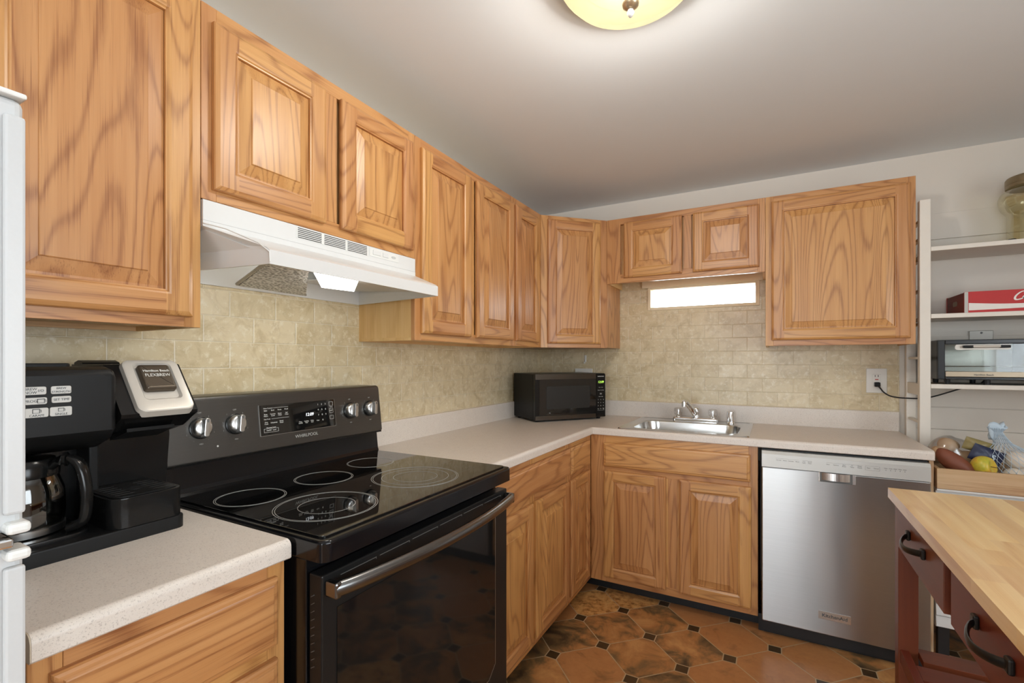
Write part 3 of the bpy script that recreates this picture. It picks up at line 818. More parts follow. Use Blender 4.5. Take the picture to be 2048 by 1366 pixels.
# ------------------------------------------------------------------ range hood
def hood():
    Y0, Y1 = -2.481, -1.719
    t = thing('range_hood', 'white under-cabinet range hood with a lit lamp above the range', 'range hood', (.2, -2.1, 1.503))
    zb = 1.505; w = .002
    A = dict(x0=.008, xf=.304, xl=.465, yl0=-2.420, yl1=-1.790)
    # upper box front + slope + lip + tapered sides as sheet with thickness
    fr = [(.304, Y0), (.304, Y1)]
    b = MB()
    b.box(.008, .304, Y0, Y1, 1.612, 1.662, .0015)           # flush upper box
    b.build('hood_body', 'white', t)
    b = MB()
    P = {}
    def V3(*p): return p
    top = 1.612
    # ring outlines: top of canopy (rect back to flush front) -> slope foot -> lip foot
    o = [[(.008, Y0, top), (.304, Y0, top), (.304, Y1, top), (.008, Y1, top)],
         [(.008, Y0, 1.600), (.304, Y0, 1.598), (.304, Y1, 1.598), (.008, Y1, 1.600)],
         [(.008, Y0, 1.560), (.455, A['yl0']-.002, 1.543), (.455, A['yl1']+.002, 1.543), (.008, Y1, 1.560)],
         [(.008, Y0, 1.550), (.465, A['yl0'], 1.536), (.465, A['yl1'], 1.536), (.008, Y1, 1.550)],
         [(.008, Y0, zb), (.465, A['yl0'], zb-.002), (.465, A['yl1'], zb-.002), (.008, Y1, zb)]]
    inn = [[(.012, Y0+.004, zb), (.459, A['yl0']+.004, zb-.002), (.459, A['yl1']-.004, zb-.002), (.012, Y1-.004, zb)],
           [(.012, Y0+.004, 1.545), (.44, A['yl0']+.006, 1.530), (.44, A['yl1']-.006, 1.530), (.012, Y1-.004, 1.545)],
           [(.012, Y0+.004, 1.600), (.30, Y0+.006, 1.590), (.30, Y1-.006, 1.590), (.012, Y1-.004, 1.600)]]
    loops = o+inn; vs = [p for l in loops for p in l]; fs = []
    for k in range(len(loops)-1):
        for a in range(4):
            c = (a+1) % 4; fs.append((k*4+a, k*4+c, (k+1)*4+c, (k+1)*4+a))
    fs.append(tuple((len(loops)-1)*4+a for a in range(4)))
    b.add(vs, fs); b.build('hood_canopy', 'white', t)
    # side wall embossed seam
    MB().tube([(.306, Y0-.0005, 1.604), (.36, Y0+.021, 1.588), (.44, -2.431, 1.552), (.466, -2.421, 1.530), (.467, -2.4205, 1.507)], .0016, 6).build('edge_bead', 'whitep', t, smooth=60)
    # vents, switch plate
    FM = FL(.304)
    pl = MB(FM).box(-2.230, -1.958, 1.6265, 1.6595, .0002, .0012).build('vent_grille', 'whitep', t)
    b = MB(FM)
    for u0, u1 in ((-2.226, -2.145), (-2.135, -2.055), (-2.046, -1.964)):
        for i in range(6): b.box(u0, u1, 1.6285+i*.0052, 1.6308+i*.0052, .0012, .0016)
    b.build('vent_slot', 'darkhole', pl)
    sp = MB(FM).box(-1.952, -1.812, 1.630, 1.658, .0002, .0015, .0005, 1).build('switch_plate', 'whitep', t)
    for q in ((-1.938, -1.902), (-1.892, -1.866)): MB(FM).box(*q, 1.637, 1.652, .0015, .0045, .001).build('rocker_switch', 'white', sp)
    b = MB(FM); b.tube([(-1.838+.010*math.cos(a*math.pi/8), 1.644+.0035*math.sin(a*math.pi/8), .0016) for a in range(16)], .0007, 5, closed=True)
    for i in range(4): b.box(-1.8445+i*.0035, -1.8425+i*.0035, 1.6427, 1.6450, .0015, .0019)
    b.build('brand_emblem', 'greyline', sp)
    # filter, lens, inner light housing
    def quad(name, pts, mat, th=.004, parent=t):
        n = Vector(pts[1])-Vector(pts[0]); n = n.cross(Vector(pts[2])-Vector(pts[0])).normalized()
        vs = list(pts)+[tuple(Vector(p)+n*th) for p in pts]; k = len(pts)
        fs = [tuple(range(k))[::-1], tuple(range(k, 2*k))]+[(i, (i+1) % k, k+(i+1) % k, k+i) for i in range(k)]
        return MB().add(vs, fs).build(name, mat, parent)
    quad('grease_filter', [(.440, -2.404, 1.5165), (.440, -2.295, 1.5165), (.105, -2.045, 1.503), (.125, -2.285, 1.503)], 'filter', -.006)
    b = MB()
    for p, q in (((.442, -2.408, 1.514), (.122, -2.290, 1.501)), ((.122, -2.290, 1.501), (.102, -2.042, 1.501))):
        b.tube([p, q], .0045, 6)
    b.build('filter_frame', 'greymetal', t)
    b = MB()
    v = [(.452, -2.292, 1.514), (.452, -2.140, 1.514), (.350, -2.062, 1.500), (.330, -2.166, 1.500)]
    quad('lamp_lens', v, 'lens', -.008)
    quad('lamp_housing', [(.452, -2.10, 1.520), (.452, -1.80, 1.520), (.02, -1.735, 1.560), (.02, -2.03, 1.560)], 'white', -.003)
hood()

# ------------------------------------------------------------------ dishwasher
def dishwasher():
    x0, x1 = 1.444, 2.0445; yf = -.640
    t = thing('dishwasher', 'stainless steel dishwasher under the counter right of the sink', 'dishwasher', (1.74, -.32, 0))
    MB().box(x0+.002, x1-.001, -.60, -.03, .02, .868).build('tub', 'toe', t)
    MB().box(1.429, x1, -.575, -.555, 0, .079).build('toe_kick', 'toe', t)
    d = MB().box(x0, x1, yf, -.601, .081, .7895, .004).build('door', 'steel', t)
    p = MB().prism([(-.601, .791), (yf, .791), (yf, .850), (yf+.010, .863), (-.601, .863)], 'x', x0, x1).build('control_panel', pm('silver_grey_panel', lin(206, 206, 202), .35, .3, .02, 200), t)
    FM = FB(yf)
    b = MB(FM)
    items = [(1.512, 'Normal'), (1.537, 'Heavy'), (1.560, 'Delicate'), (1.585, 'Rinse'), (1.610, 'Top\nRack'), (1.632, 'Quick\nWash')]
    for u, s in items: b.text(s, .0062, Matrix.Translation((u, .826, .0003)))
    for u, s in [(1.699, 'Heat'), (1.728, 'Options'), (1.757, 'Sani\nRinse'), (1.785, 'Hi\nTemp'), (1.812, 'Delay\nHours'), (1.842, 'Start'), (1.868, 'Cancel')]: b.text(s, .0062, Matrix.Translation((u, .826, .0003)))
    for i in range(5): b.box(1.899+i*.0155, 1.9015+i*.0155, .822, .8245, .0001, .0005); b.text('Wash', .0048, Matrix.Translation((1.900+i*.0155, .8305, .0003)))
    for q in ((1.500, 1.590), (1.605, 1.640), (1.693, 1.822)): b.box(q[0], q[1], .8335, .8340, .0001, .0004)
    for q in ((1.831, 1.880, .834, .8345), (1.831, 1.880, .8165, .817), (1.831, 1.8315, .817, .834), (1.8795, 1.880, .817, .834)): b.box(*q, .0001, .0004)
    b.build('panel_printing', 'slot', p)
    # recessed pocket handle
    h = MB().box(1.664, 1.790, yf-.0006, yf+.004, .748, .789, .001).build('handle_pocket', 'slot', d)
    b = MB(); n = 14
    for i in range(n):
        s0, s1 = i/n, (i+1)/n
        a = lambda s: (1.676+.102*s, yf-.0012-.010*math.sin(math.pi*s), )
        p0, p1 = a(s0), a(s1)
        b.add([(p0[0], p0[1], .757), (p1[0], p1[1], .757), (p1[0], p1[1], .789), (p0[0], p0[1], .789), (p0[0], yf, .757), (p1[0], yf, .757)], [(0, 1, 2, 3), (0, 4, 5, 1)])
    b.build('handle_grip', 'sinksteel', d, smooth=50)
    for q in ((1.786, 1.798), (1.664, 1.670)): MB().box(*q, yf-.0015, yf+.002, .748, .789, .001).build('handle_cheek', 'sinksteel', d)
    bd = MB(FM).box(1.664, 1.782, .148, .184, .0004, .0030, .0008, 1).build('brand_badge', 'sinksteel', d)
    MB(FM).text('KitchenAid', .0195, Matrix.Translation((1.723, .166, .0032)), sx=1.05, bold=.0003).build('brand_lettering', 'darkprint', bd)
dishwasher()

# ------------------------------------------------------------------ sink and faucet
def sink():
    t = thing('sink', 'shallow stainless steel drop-in kitchen sink set in the counter below the window', 'sink', (1.07, -.32, .87))
    x0, x1, y0, y1 = .755, 1.392, -.612, -.040; zr = .9175
    bx0, bx1, by0, by1 = .812, 1.335, -.545, -.175
    def loop(x0, x1, y0, y1, r, z): return [(x, y, z) for x, y in rrect(x0, x1, y0, y1, r, 6)]
    L = [loop(x0, x1, y0, y1, .02, .9145), loop(x0+.004, x1-.004, y0+.004, y1-.004, .018, zr+.002), loop(x0+.012, x1-.012, y0+.012, y1-.012, .016, zr+.0015),
         loop(x0+.020, x1-.020, y0+.018, y1-.018, .015, zr-.001),
         loop(bx0-.010, bx1+.010, by0-.010, by1+.010, .085, zr-.001), loop(bx0, bx1, by0, by1, .08, zr-.006),
         loop(bx0+.008, bx1-.008, by0+.008, by1-.008, .075, zr-.05), loop(bx0+.014, bx1-.014, by0+.014, by1-.014, .07, zr-.15),
         loop(bx0+.04, bx1-.04, by0+.04, by1-.04, .05, zr-.172)]
    n = len(L[0]); vs = [p for l in L for p in l]; fs = []
    for k in range(len(L)-1):
        for a in range(n): c = (a+1) % n; fs.append((k*n+a, k*n+c, (k+1)*n+c, (k+1)*n+a))
    fs.append(tuple((len(L)-1)*n+a for a in range(n)))
    MB().add(vs, fs).build('basin', 'sinksteel', t, smooth=35)
    MB().lathe([(.04, 0), (.042, .004), (.03, .004), (.026, .001), (0, .001)], (1.07, -.35, zr-.171), seg=28).build('drain', 'chrome', t, smooth=40)
    zf = .9165
    f = thing('faucet', 'chrome two-handle faucet with clear acrylic knobs behind the sink', 'faucet', (1.085, -.11, zf))
    MB().prism(rrect(.958, 1.212, -.140, -.082, .018), 'z', zf, zf+.024, bev=.008, seg=3).build('base_plate', 'chrome', f, smooth=40)
    for x in (.988, 1.182):
        k = MB().lathe([(.014, 0), (.014, .006), (.011, .008), (.011, .012)], (x, -.111, zf+.024), seg=20).build('handle_stem', 'chrome', f, smooth=40)
        pr = [(.016, .010), (.022, .014), (.0245, .022), (.0245, .044), (.021, .052), (.010, .054), (0, .054)]
        b = MB(); seg = 40; vs, fs = [], []
        for i in range(seg):
            a = 2*math.pi*i/seg; m = 1+.035*math.cos(10*a)
            for r, z in pr: vs.append((x+r*m*math.cos(a), -.111+r*m*math.sin(a), zf+.024+z))
        q = len(pr)
        for i in range(seg):
            j = (i+1) % seg
            for u in range(q-1): fs.append((i*q+u, j*q+u, j*q+u+1, i*q+u+1))
        b.add(vs, fs); b.build('knob', 'acrylic', f, smooth=40)
        MB().lathe([(.006, .012), (.006, .030), (.004, .044), (0, .045)], (x, -.111, zf+.024), seg=14).build('knob_core', 'chrome', f, smooth=40)
    b = MB().lathe([(.021, 0), (.021, .018), (.018, .022), (.019, .030), (.019, .048), (.015, .058), (0, .062)], (1.088, -.111, zf+.022), seg=26)
    b.build('spout_hub', 'chrome', f, smooth=40)
    b = MB().tube([(1.086, -.113, .958), (1.080, -.130, .972), (1.066, -.170, 1.003), (1.052, -.210, 1.032), (1.046, -.228, 1.042), (1.040, -.243, 1.042)], [.018, .0175, .016, .0145, .014, .011], 14)
    b.build('spout', 'chrome', f, smooth=50)
    MB().lathe([(.0125, 0), (.0125, .026), (.010, .030), (0, .030)], (1.041, -.242, 1.014), seg=20).build('aerator', 'chrome', f, smooth=40)
    a = MB().lathe([(.024, 0), (.024, .004), (.0205, .007), (.0200, .012), (.0200, .062), (.018, .068), (.006, .069), (0, .069)], (1.276, -.108, zf), seg=28)
    tag(a.build('air_gap', 'chrome', loc=(1.276, -.108, zf), smooth=40), 'small chrome air gap cylinder on the sink rim right of the faucet', 'air gap')
sink()

# ------------------------------------------------------------------ wall plates
def plates():
    t = thing('outlet', 'white outlet plate on the tile with a black plug in it, near the shelf', 'outlet', (1.967, -.01, 1.172))
    FM = FB(-.006)
    MB(FM).box(1.923, 2.011, 1.109, 1.2375, 0, .006, .0025).build('cover_plate', 'switchw', t)
    r = MB(FM).box(1.949, 1.985, 1.139, 1.207, .006, .009, .001).build('receptacle', 'switchw', t)
    b = MB(FM).box(1.959, 1.962, 1.193, 1.203, .009, .0094).box(1.972, 1.975, 1.193, 1.203, .009, .0094); b.build('socket_slot', 'darkprint', r)
    MB(FM).box(1.960, 1.974, 1.177, 1.182, .009, .011).build('reset_button', 'gfcired', r)
    t = thing('outlet', 'white horizontal outlet plate on the tile just above the microwave', 'outlet', (.346, -.01, 1.19))
    MB(FM).box(.283, .410, 1.150, 1.2245, 0, .006, .0025).build('cover_plate', 'switchw', t)
    b = MB(FM).box(.305, .340, 1.170, 1.205, .006, .0085, .001).box(.353, .388, 1.170, 1.205, .006, .0085, .001); b.build('receptacle', 'switchw', t)
    b = MB().lathe([(.010, 0), (.011, .004), (.004, .006), (0, .006)], (0, 0, 0), seg=16, T=Matrix.Rotation(math.pi/2, 3, 'X'))
    hk = MB(FM).box(.352, .366, 1.270, 1.316, 0, .003, .001); hk.tube([(.359, 1.285, .003), (.359, 1.270, .010), (.359, 1.262, .020), (.359, 1.270, .026)], .004, 8)
    tag(hk.build('adhesive_hook', 'whitep', loc=(.359, -.01, 1.29)), 'small clear adhesive hook on the tile below the corner wall cabinet', 'hook')
    t = thing('blank_plate', 'grey metal blank cover plate on the wall above the toaster oven', 'cover plate', (2.375, -.01, 1.40))
    FM2 = FB(-.006)
    MB(FM2).box(2.330, 2.417, 1.330, 1.4235, 0.0003, .005, .002).build('plate', 'greymetal', t)
    MB(FM2).lathe([(.005, 0), (.004, .002), (0, .002)], (2.374, 1.413, .005), seg=14).build('screw', 'slot', t)
plates()

# ------------------------------------------------------------------ ceiling light
def lamp():
    c = (1.155, -1.855)
    t = thing('ceiling_light', 'flush-mount ceiling light with a glowing amber glass dome and white finial', 'ceiling light', (c[0], c[1], 2.328))
    MB().lathe([(.0, 2.328), (.11, 2.328), (.13, 2.320), (.13, 2.305), (0, 2.305)], (c[0], c[1], 0), seg=40).build('canopy', 'brass', t, smooth=40)
    b = MB().lathe([(.188, 2.312), (.190, 2.305), (.184, 2.296), (.160, 2.270), (.125, 2.249), (.08, 2.235), (.03, 2.229), (.0, 2.229)], (c[0], c[1], 0), seg=48)
    b.build('glass_dome', 'lampglass', t, smooth=60)
    MB().lathe([(.189, 2.306), (.193, 2.309), (.193, 2.314), (.188, 2.316)], (c[0], c[1], 0), seg=48).build('dome_rim', 'brass', t, smooth=60)
    f = MB().lathe([(.0, 2.2285), (.022, 2.2285), (.021, 2.222), (.014, 2.217), (.008, 2.213), (.0, 2.212)], (c[0], c[1], 0), seg=28).build('finial', 'brass', t, smooth=50)
    l = bpy.data.lights.new('bulb', 'POINT'); l.energy = LAMP_W; l.shadow_soft_size = .09; l.color = (1.0, .95, .88)
    lo = bpy.data.objects.new('bulb', l); COL.objects.link(lo); lo.location = (c[0], c[1], 2.262)
    MB().lathe([(.0, 2.2125), (.007, 2.2115), (.0095, 2.203), (.007, 2.197), (.004, 2.193), (0, 2.190)], (c[0], c[1], 0), seg=20).build('finial_tip', 'white', f, smooth=60)
lamp()

# ------------------------------------------------------------------ microwave
def microwave():
    ux = math.atan2(.339, .261)
    t = thing('microwave', 'black countertop microwave set diagonally in the counter corner', 'microwave', (.265, -.608, .914), rotz=ux)
    w, d, h0, h1 = .493, .31, .010, .286       # local: x along front, y back, z up
    MB().box(0, w, .02, d, h0, h1, .006).build('case', 'blackm', t, local=True)
    b = MB().prism(rrect(.0, w-.068, h0-.001, h1, .004), 'y', 0, .0195)
    dr = b.build('door', 'black', t, local=True)
    MB().box(.028, w-.070, -.0012, .0, h0+.028, h1-.036).build('door_window', 'glassblack', dr, local=True)
    MB().prism(rrect(.075, w-.115, h0+.065, h1-.075, .01), 'y', -.0022, -.0013).build('window_mesh', pm('grey_window_mesh', (.022, .022, .021, 1), .25, 0, .3, 800), dr, local=True)
    for q in ((h1-.034, h1-.002), (h0+.001, h0+.026)): MB().box(0.002, w-.070, -.0015, 0, *q).build('trim_band', 'mwtrim', dr, local=True)
    MB().prism(rrect(w-.066, w, h0+.004, h1, [.012, .002, .002, .004]), 'y', -.001, .0195).build('control_panel', 'black', t, local=True)
    T = lambda x, z: Matrix(((1, 0, 0, x), (0, 0, -1, -.0012), (0, 1, 0, z), (0, 0, 0, 1)))
    cx = w-.034
    MB().text('12:09', .020, T(cx, h1-.055), shear=.12).build('clock_digits', 'greendig', t, local=True)
    b = MB(); b.text('Hamilton Beach', .0072, T(cx, h1-.019), bold=.0002)
    rows = [('Power   Timer', .088), ('Weight Time Defrost', .106), ('Baked\nPotato', .128), ('Popcorn  Pizza', .146)]
    for s, dz in rows: b.text(s, .0052, T(cx, h1-dz))
    for r in range(3):
        for c in range(3): b.text(str(r*3+c+1), .0095, T(cx-.019+c*.019, h1-.165-r*.019))
    b.text('0', .0095, T(cx, h1-.222)); b.text('Stop', .0062, T(cx-.018, h1-.222)); b.text('Start\n+30', .0056, T(cx+.019, h1-.222))
    b.box(cx-.025, cx+.025, -.0015, -.0012, h1-.2315, h1-.231)
    b.build('panel_printing', 'print', t, local=True)
    b = MB()
    for r in range(5):
        for c in range(6): b.box(-.0006, .0002, .10+c*.018, .112+c*.018, .055+r*.009, .059+r*.009)
    b.build('side_vent', 'darkhole', t, local=True)
    for x in (.03, w-.03):
        for y in (.035, d-.03): MB().lathe([(.012, 0), (.014, .010)], (x, y, 0), seg=16).build('foot', 'blackm', t, local=True)
microwave()

# ------------------------------------------------------------------ coffee maker
def coffee():
    t = thing('coffee_maker', 'black two-way drip coffee maker with a champagne single-serve head', 'coffee maker', (.2, -2.68, .914))
    z = .914
    b = MB().prism(rrect(.07, .352, -2.862, -2.540, [.02, .01, .01, .03]), 'z', z, z+.028, bev=.004)
    b.build('base', 'blackm', t, smooth=40)
    # rear tower
    b = MB().prism(rrect(.066, .170, -2.862, -2.510, [.012, .01, .01, .012]), 'z', z+.026, 1.262, bev=.008)
    b.build('rear_tower', 'black', t, smooth=40)
    MB().prism([(-2.655, .942), (-2.515, .942), (-2.505, 1.10), (-2.508, 1.16), (-2.655, 1.16)], 'x', .165, .205).build('serve_column', 'black', t)
    MB().box(.165, .230, -2.668, -2.650, .942, 1.10, .004).build('divider', 'blackm', t)
    # carafe side brewing head: bowed shell
    pr = [(.10, 1.100), (.245, 1.098), (.300, 1.118), (.322, 1.140), (.322, 1.246), (.312, 1.260), (.285, 1.266), (.10, 1.266)]
    MB().prism(pr, 'y', -2.862, -2.655, bev=.010, seg=3).build('brew_head', 'blackm', t, smooth=35)
    cpn = MB().prism([(-2.855, 1.160), (-2.676, 1.160), (-2.672, 1.166), (-2.672, 1.244), (-2.678, 1.250), (-2.855, 1.250)], 'x', .3221, .3240).build('control_face', 'blackm', t)
    MB().prism(rrect(.195, .225, -2.775, -2.695, .008), 'z', 1.2655, 1.273, bev=.003).build('water_lid_grip', 'blackm', t, smooth=40)
    MB().prism([(.07, 1.262), (.125, 1.262), (.115, 1.274), (.095, 1.279), (.075, 1.274)], 'y', -2.640, -2.570).build('pod_lid_hinge', 'blackm', t)
    FM = FL(.3241)
    def btn(y0, y1, z0, z1, lines, sz=.0066):
        o = MB(FM).prism(rrect(y0, y1, z0, z1, .003, 4), 'z', 0, .0016, bev=.0006, seg=1).build('button', 'button', cpn)
        b = MB(FM)
        for s, u, zz in lines: b.text(s, sz, Matrix.Translation((u, zz, .0018)))
        return o, b
    o, b = btn(-2.794, -2.763, 1.2165, 1.2310, [('BREW', -2.784, 1.2268), ('NOW', -2.784, 1.2205), ('I/O', -2.7705, 1.2237)], .0062); b.build('button_printing', 'darkprint', o)
    o, b = btn(-2.757, -2.728, 1.2165, 1.2310, [('BREW', -2.7425, 1.2268), ('STRENGTH', -2.7425, 1.2205)], .0052); b.build('button_printing', 'darkprint', o)
    o, b = btn(-2.792, -2.762, 1.1990, 1.2115, [('PROG', -2.784, 1.2050)], .0066)
    def pot(b, u, zz, s):
        for q in ((u-s, u+s*.7, zz-s*.6, zz-s*.5), (u-s, u+s*.7, zz+s*.5, zz+s*.7), (u-s, u-s*.85, zz-s*.6, zz+s*.6), (u+s*.55, u+s*.7, zz-s*.6, zz+s*.6), (u+s*.7, u+s, zz+s*.3, zz+s*.42), (u+s*.88, u+s, zz-s*.4, zz+s*.4)): b.box(*q, .0017, .0021)
    pot(b, -2.7695, 1.2050, .0060); b.build('button_printing', 'darkprint', o)
    o, b = btn(-2.756, -2.728, 1.2000, 1.2120, [('SET TIME', -2.742, 1.2060)], .0058); b.build('button_printing', 'darkprint', o)
    o, b = btn(-2.792, -2.760, 1.1755, 1.1925, [('CARAFE', -2.776, 1.1790)], .0056); pot(b, -2.776, 1.1868, .0060); b.build('button_printing', 'darkprint', o)
    o, b = btn(-2.7585, -2.727, 1.1755, 1.1925, [('SINGLE', -2.7425, 1.1790)], .0056); pot(b, -2.742, 1.1868, .0050); b.build('button_printing', 'darkprint', o)
    # single serve head: black shell + sloped champagne bezel with recess and bronze lid
    pr = [(.10, 1.130), (.215, 1.112), (.275, 1.128), (.332, 1.160), (.334, 1.168), (.252, 1.270), (.10, 1.270)]
    MB().prism(pr, 'y', -2.653, -2.506, bev=.004).build('serve_head', 'black', t)
    p0, p1 = Vector((.340, 0, 1.169)), Vector((.254, 0, 1.2765)); upv = (p1-p0); Ls = upv.length; upv.normalize(); nv = Vector((upv.z, 0, -upv.x))
    FS = frame_mat(p0, (0, 1, 0), upv, nv)
    y0, y1 = -2.625, -2.517
    def loopz(ins, zz, r, yo=0): return [(a, c, zz) for a, c in rrect(y0+ins[0], y1-ins[1], ins[2], Ls-ins[3], r, 5)]
    L = [loopz((-.003, -.003, -.003, -.003), -.012, .016), loopz((0, 0, 0, 0), .004, .016), loopz((.004, .004, .004, .004), .0065, .014),
         loopz((.017, .017, .028, .010), .0065, .010), loopz((.021, .021, .034, .014), .0002, .008)]
    n = len(L[0]); vs = [p for l in L for p in l]; fs = []
    for k in range(len(L)-1):
        for a in range(n): c = (a+1) % n; fs.append((k*n+a, k*n+c, (k+1)*n+c, (k+1)*n+a))
    fs.append(tuple((len(L)-1)*n+a for a in range(n)))
    bz = MB(FS).add(vs, fs).build('bezel', 'champagne', t, smooth=40)
    ld = MB(FS).prism(rrect(y0+.023, y1-.023, .052, Ls-.018, .006), 'z', .0004, .014, bev=.007, seg=3).build('pod_lid', 'bronze', bz, smooth=40)
    b = MB(FS); b.text('Hamilton Beach', .0080, Matrix.Translation((-2.571, .100, .0143)), bold=.0001); b.text('FLEXBREW', .0112, Matrix.Translation((-2.571, .088, .0143)), sx=.9)
    b.build('lid_lettering', 'print', ld)
    MB().prism([(.225, 1.120), (.300, 1.135), (.300, 1.128), (.225, 1.105)], 'y', -2.630, -2.540).build('spout_tray', 'blackm', t)
    # cup rest
    b = MB().prism(rrect(.205, .3515, -2.676, -2.544, [.024, .004, .004, .030], 7), 'z', .9425, 1.003, bev=.003)
    cr = b.build('cup_rest', 'black', t, smooth=40)
    MB().prism(rrect(.212, .346, -2.669, -2.551, [.02, .004, .004, .026], 7), 'z', 1.0032, 1.0050).build('drip_grid', 'blackm', cr)
    b = MB()
    for i in range(6):
        x = .232+i*.018
        for a, c in ((-2.660, -2.628), (-2.592, -2.560)): MB().box(x, x+.004, a, c, 1.0050, 1.0054).build('grid_slot', 'darkhole', cr)
    MB().lathe([(.017, 0), (.017, .0004), (0, .0004)], (.283, -2.610, 1.0051), seg=24).build('drip_hole', 'toe', cr)
    MB().prism(rrect(.170, .325, -2.855, -2.690, .04), 'z', .9422, .9505, bev=.003).build('warming_plate', 'black', t, smooth=40)
    # carafe
    c = thing('coffee_carafe', 'glass coffee carafe with a black handle sitting in the coffee maker', 'carafe', (.235, -2.775, .951))
    cc = (.235, -2.775, .951)
    MB().lathe([(.0, 0), (.058, 0), (.062, .006), (.066, .04), (.064, .08), (.056, .105), (.050, .118), (.048, .118), (.054, .104), (.061, .08), (.063, .04), (.058, .007), (0, .004)], cc, seg=40).build('glass_body', 'carafe', c, smooth=50)
    MB().lathe([(.0625, .0015), (.0645, .002), (.0655, .014), (.0635, .014)], cc, seg=40).build('metal_base_band', 'knob', c, smooth=50)
    MB().lathe([(.0530, .112), (.0575, .108), (.058, .128), (.05, .140), (0, .142)], cc, seg=36).build('lid', 'black', c, smooth=40)
    h = [(.277, -2.740, 1.078), (.290, -2.730, 1.088), (.306, -2.716, 1.086), (.316, -2.708, 1.066), (.321, -2.704, 1.03), (.321, -2.704, .995), (.316, -2.708, .968), (.300, -2.722, .958)]
    MB().tube(catmull(h, 5), .01, 14, flat=(.0135, .0085), up=(.7, .7, 0)).build('handle', 'black', c, smooth=60)
coffee()

# ------------------------------------------------------------------ refrigerator
def fridge():
    t = thing('refrigerator', 'white top-freezer refrigerator at the left edge beside the coffee maker counter', 'refrigerator', (.4, -3.29, 0))
    y0, y1 = -3.67, -2.914
    MB().box(.03, .698, y0+.004, y1-.004, .03, 1.555, .004).build('cabinet', 'fridge', t)
    MB().box(.05, .66, y0+.02, y1-.02, 0, .03).build('base', 'toe', t)
    for nm, z0, z1 in (('freezer_door', 1.094, 1.560), ('fridge_door', .06, 1.078)):
        d = MB().box(.702, .770, y0, y1, z0, z1, .008, 3).build(nm, 'fridge', t)
        b = MB().box(.770, .778, y1-.018, y1-.001, z0+.02, z1-.02, .003); b.build('door_edge_trim', 'fridge', d)
        b = MB().box(.752, .786, y1-.018, y1+.0015, (z0 if z0 > .5 else z1-.012), (z0+.012 if z0 > .5 else z1), .004); b.build('end_cap', 'whitep', d)
        hz = (1.12, 1.42) if nm == 'freezer_door' else (.70, 1.05)
        MB().tube([(.770, y0+.05, hz[0]), (.805, y0+.05, hz[0]+.02), (.812, y0+.05, (hz[0]+hz[1])/2), (.805, y0+.05, hz[1]-.02), (.770, y0+.05, hz[1])], .012, 10).build('handle', 'fridge', d, smooth=60)
    MB().box(.715, .776, y1-.024, y1+.0005, 1.5605, 1.5665, .002).build('hinge_cover', 'whitep', t)
    b = MB().box(.690, .784, y1-.050, y1-.012, 1.081, 1.0905, .002); b.build('center_hinge', 'chrome', t)
fridge()

# ------------------------------------------------------------------ open shelf unit and what stands on it
def shelf():
    t = thing('shelf_unit', 'white painted open wooden shelf unit against the wall right of the counter', 'shelf', (2.5, -.16, 0))
    XL, XR = 2.081, 2.98
    for x in (XL, XR):
        for y0, y1 in ((-.300, -.262), (-.052, -.018)):
            MB().box(x, x+.040, y0, y1, 0, 2.018, .003, g='z').build('post', 'shelfp', t)
    for z in (1.7785, 1.4715, 1.1515, .60, .15):
        MB().box(XL+.0405, XR-.0005, -.2985, -.0155, z, z+.020, .002, g='x').build('shelf_board', 'shelfp', t)
    for z in (1.935, 1.85, 1.753, 1.608, 1.451, 1.291, .99):
        MB().box(XL+.008, XL+.026, -.262, -.052, z-.006, z+.006, .002).build('rung', 'maple' if z > 1.4 else 'shelfp', t)
    for z in (1.145,):
        MB().box(XL+.004, XL+.032, -.262, -.052, z-.028, z+.026, .003).build('side_rail', 'shelfp', t)
shelf()

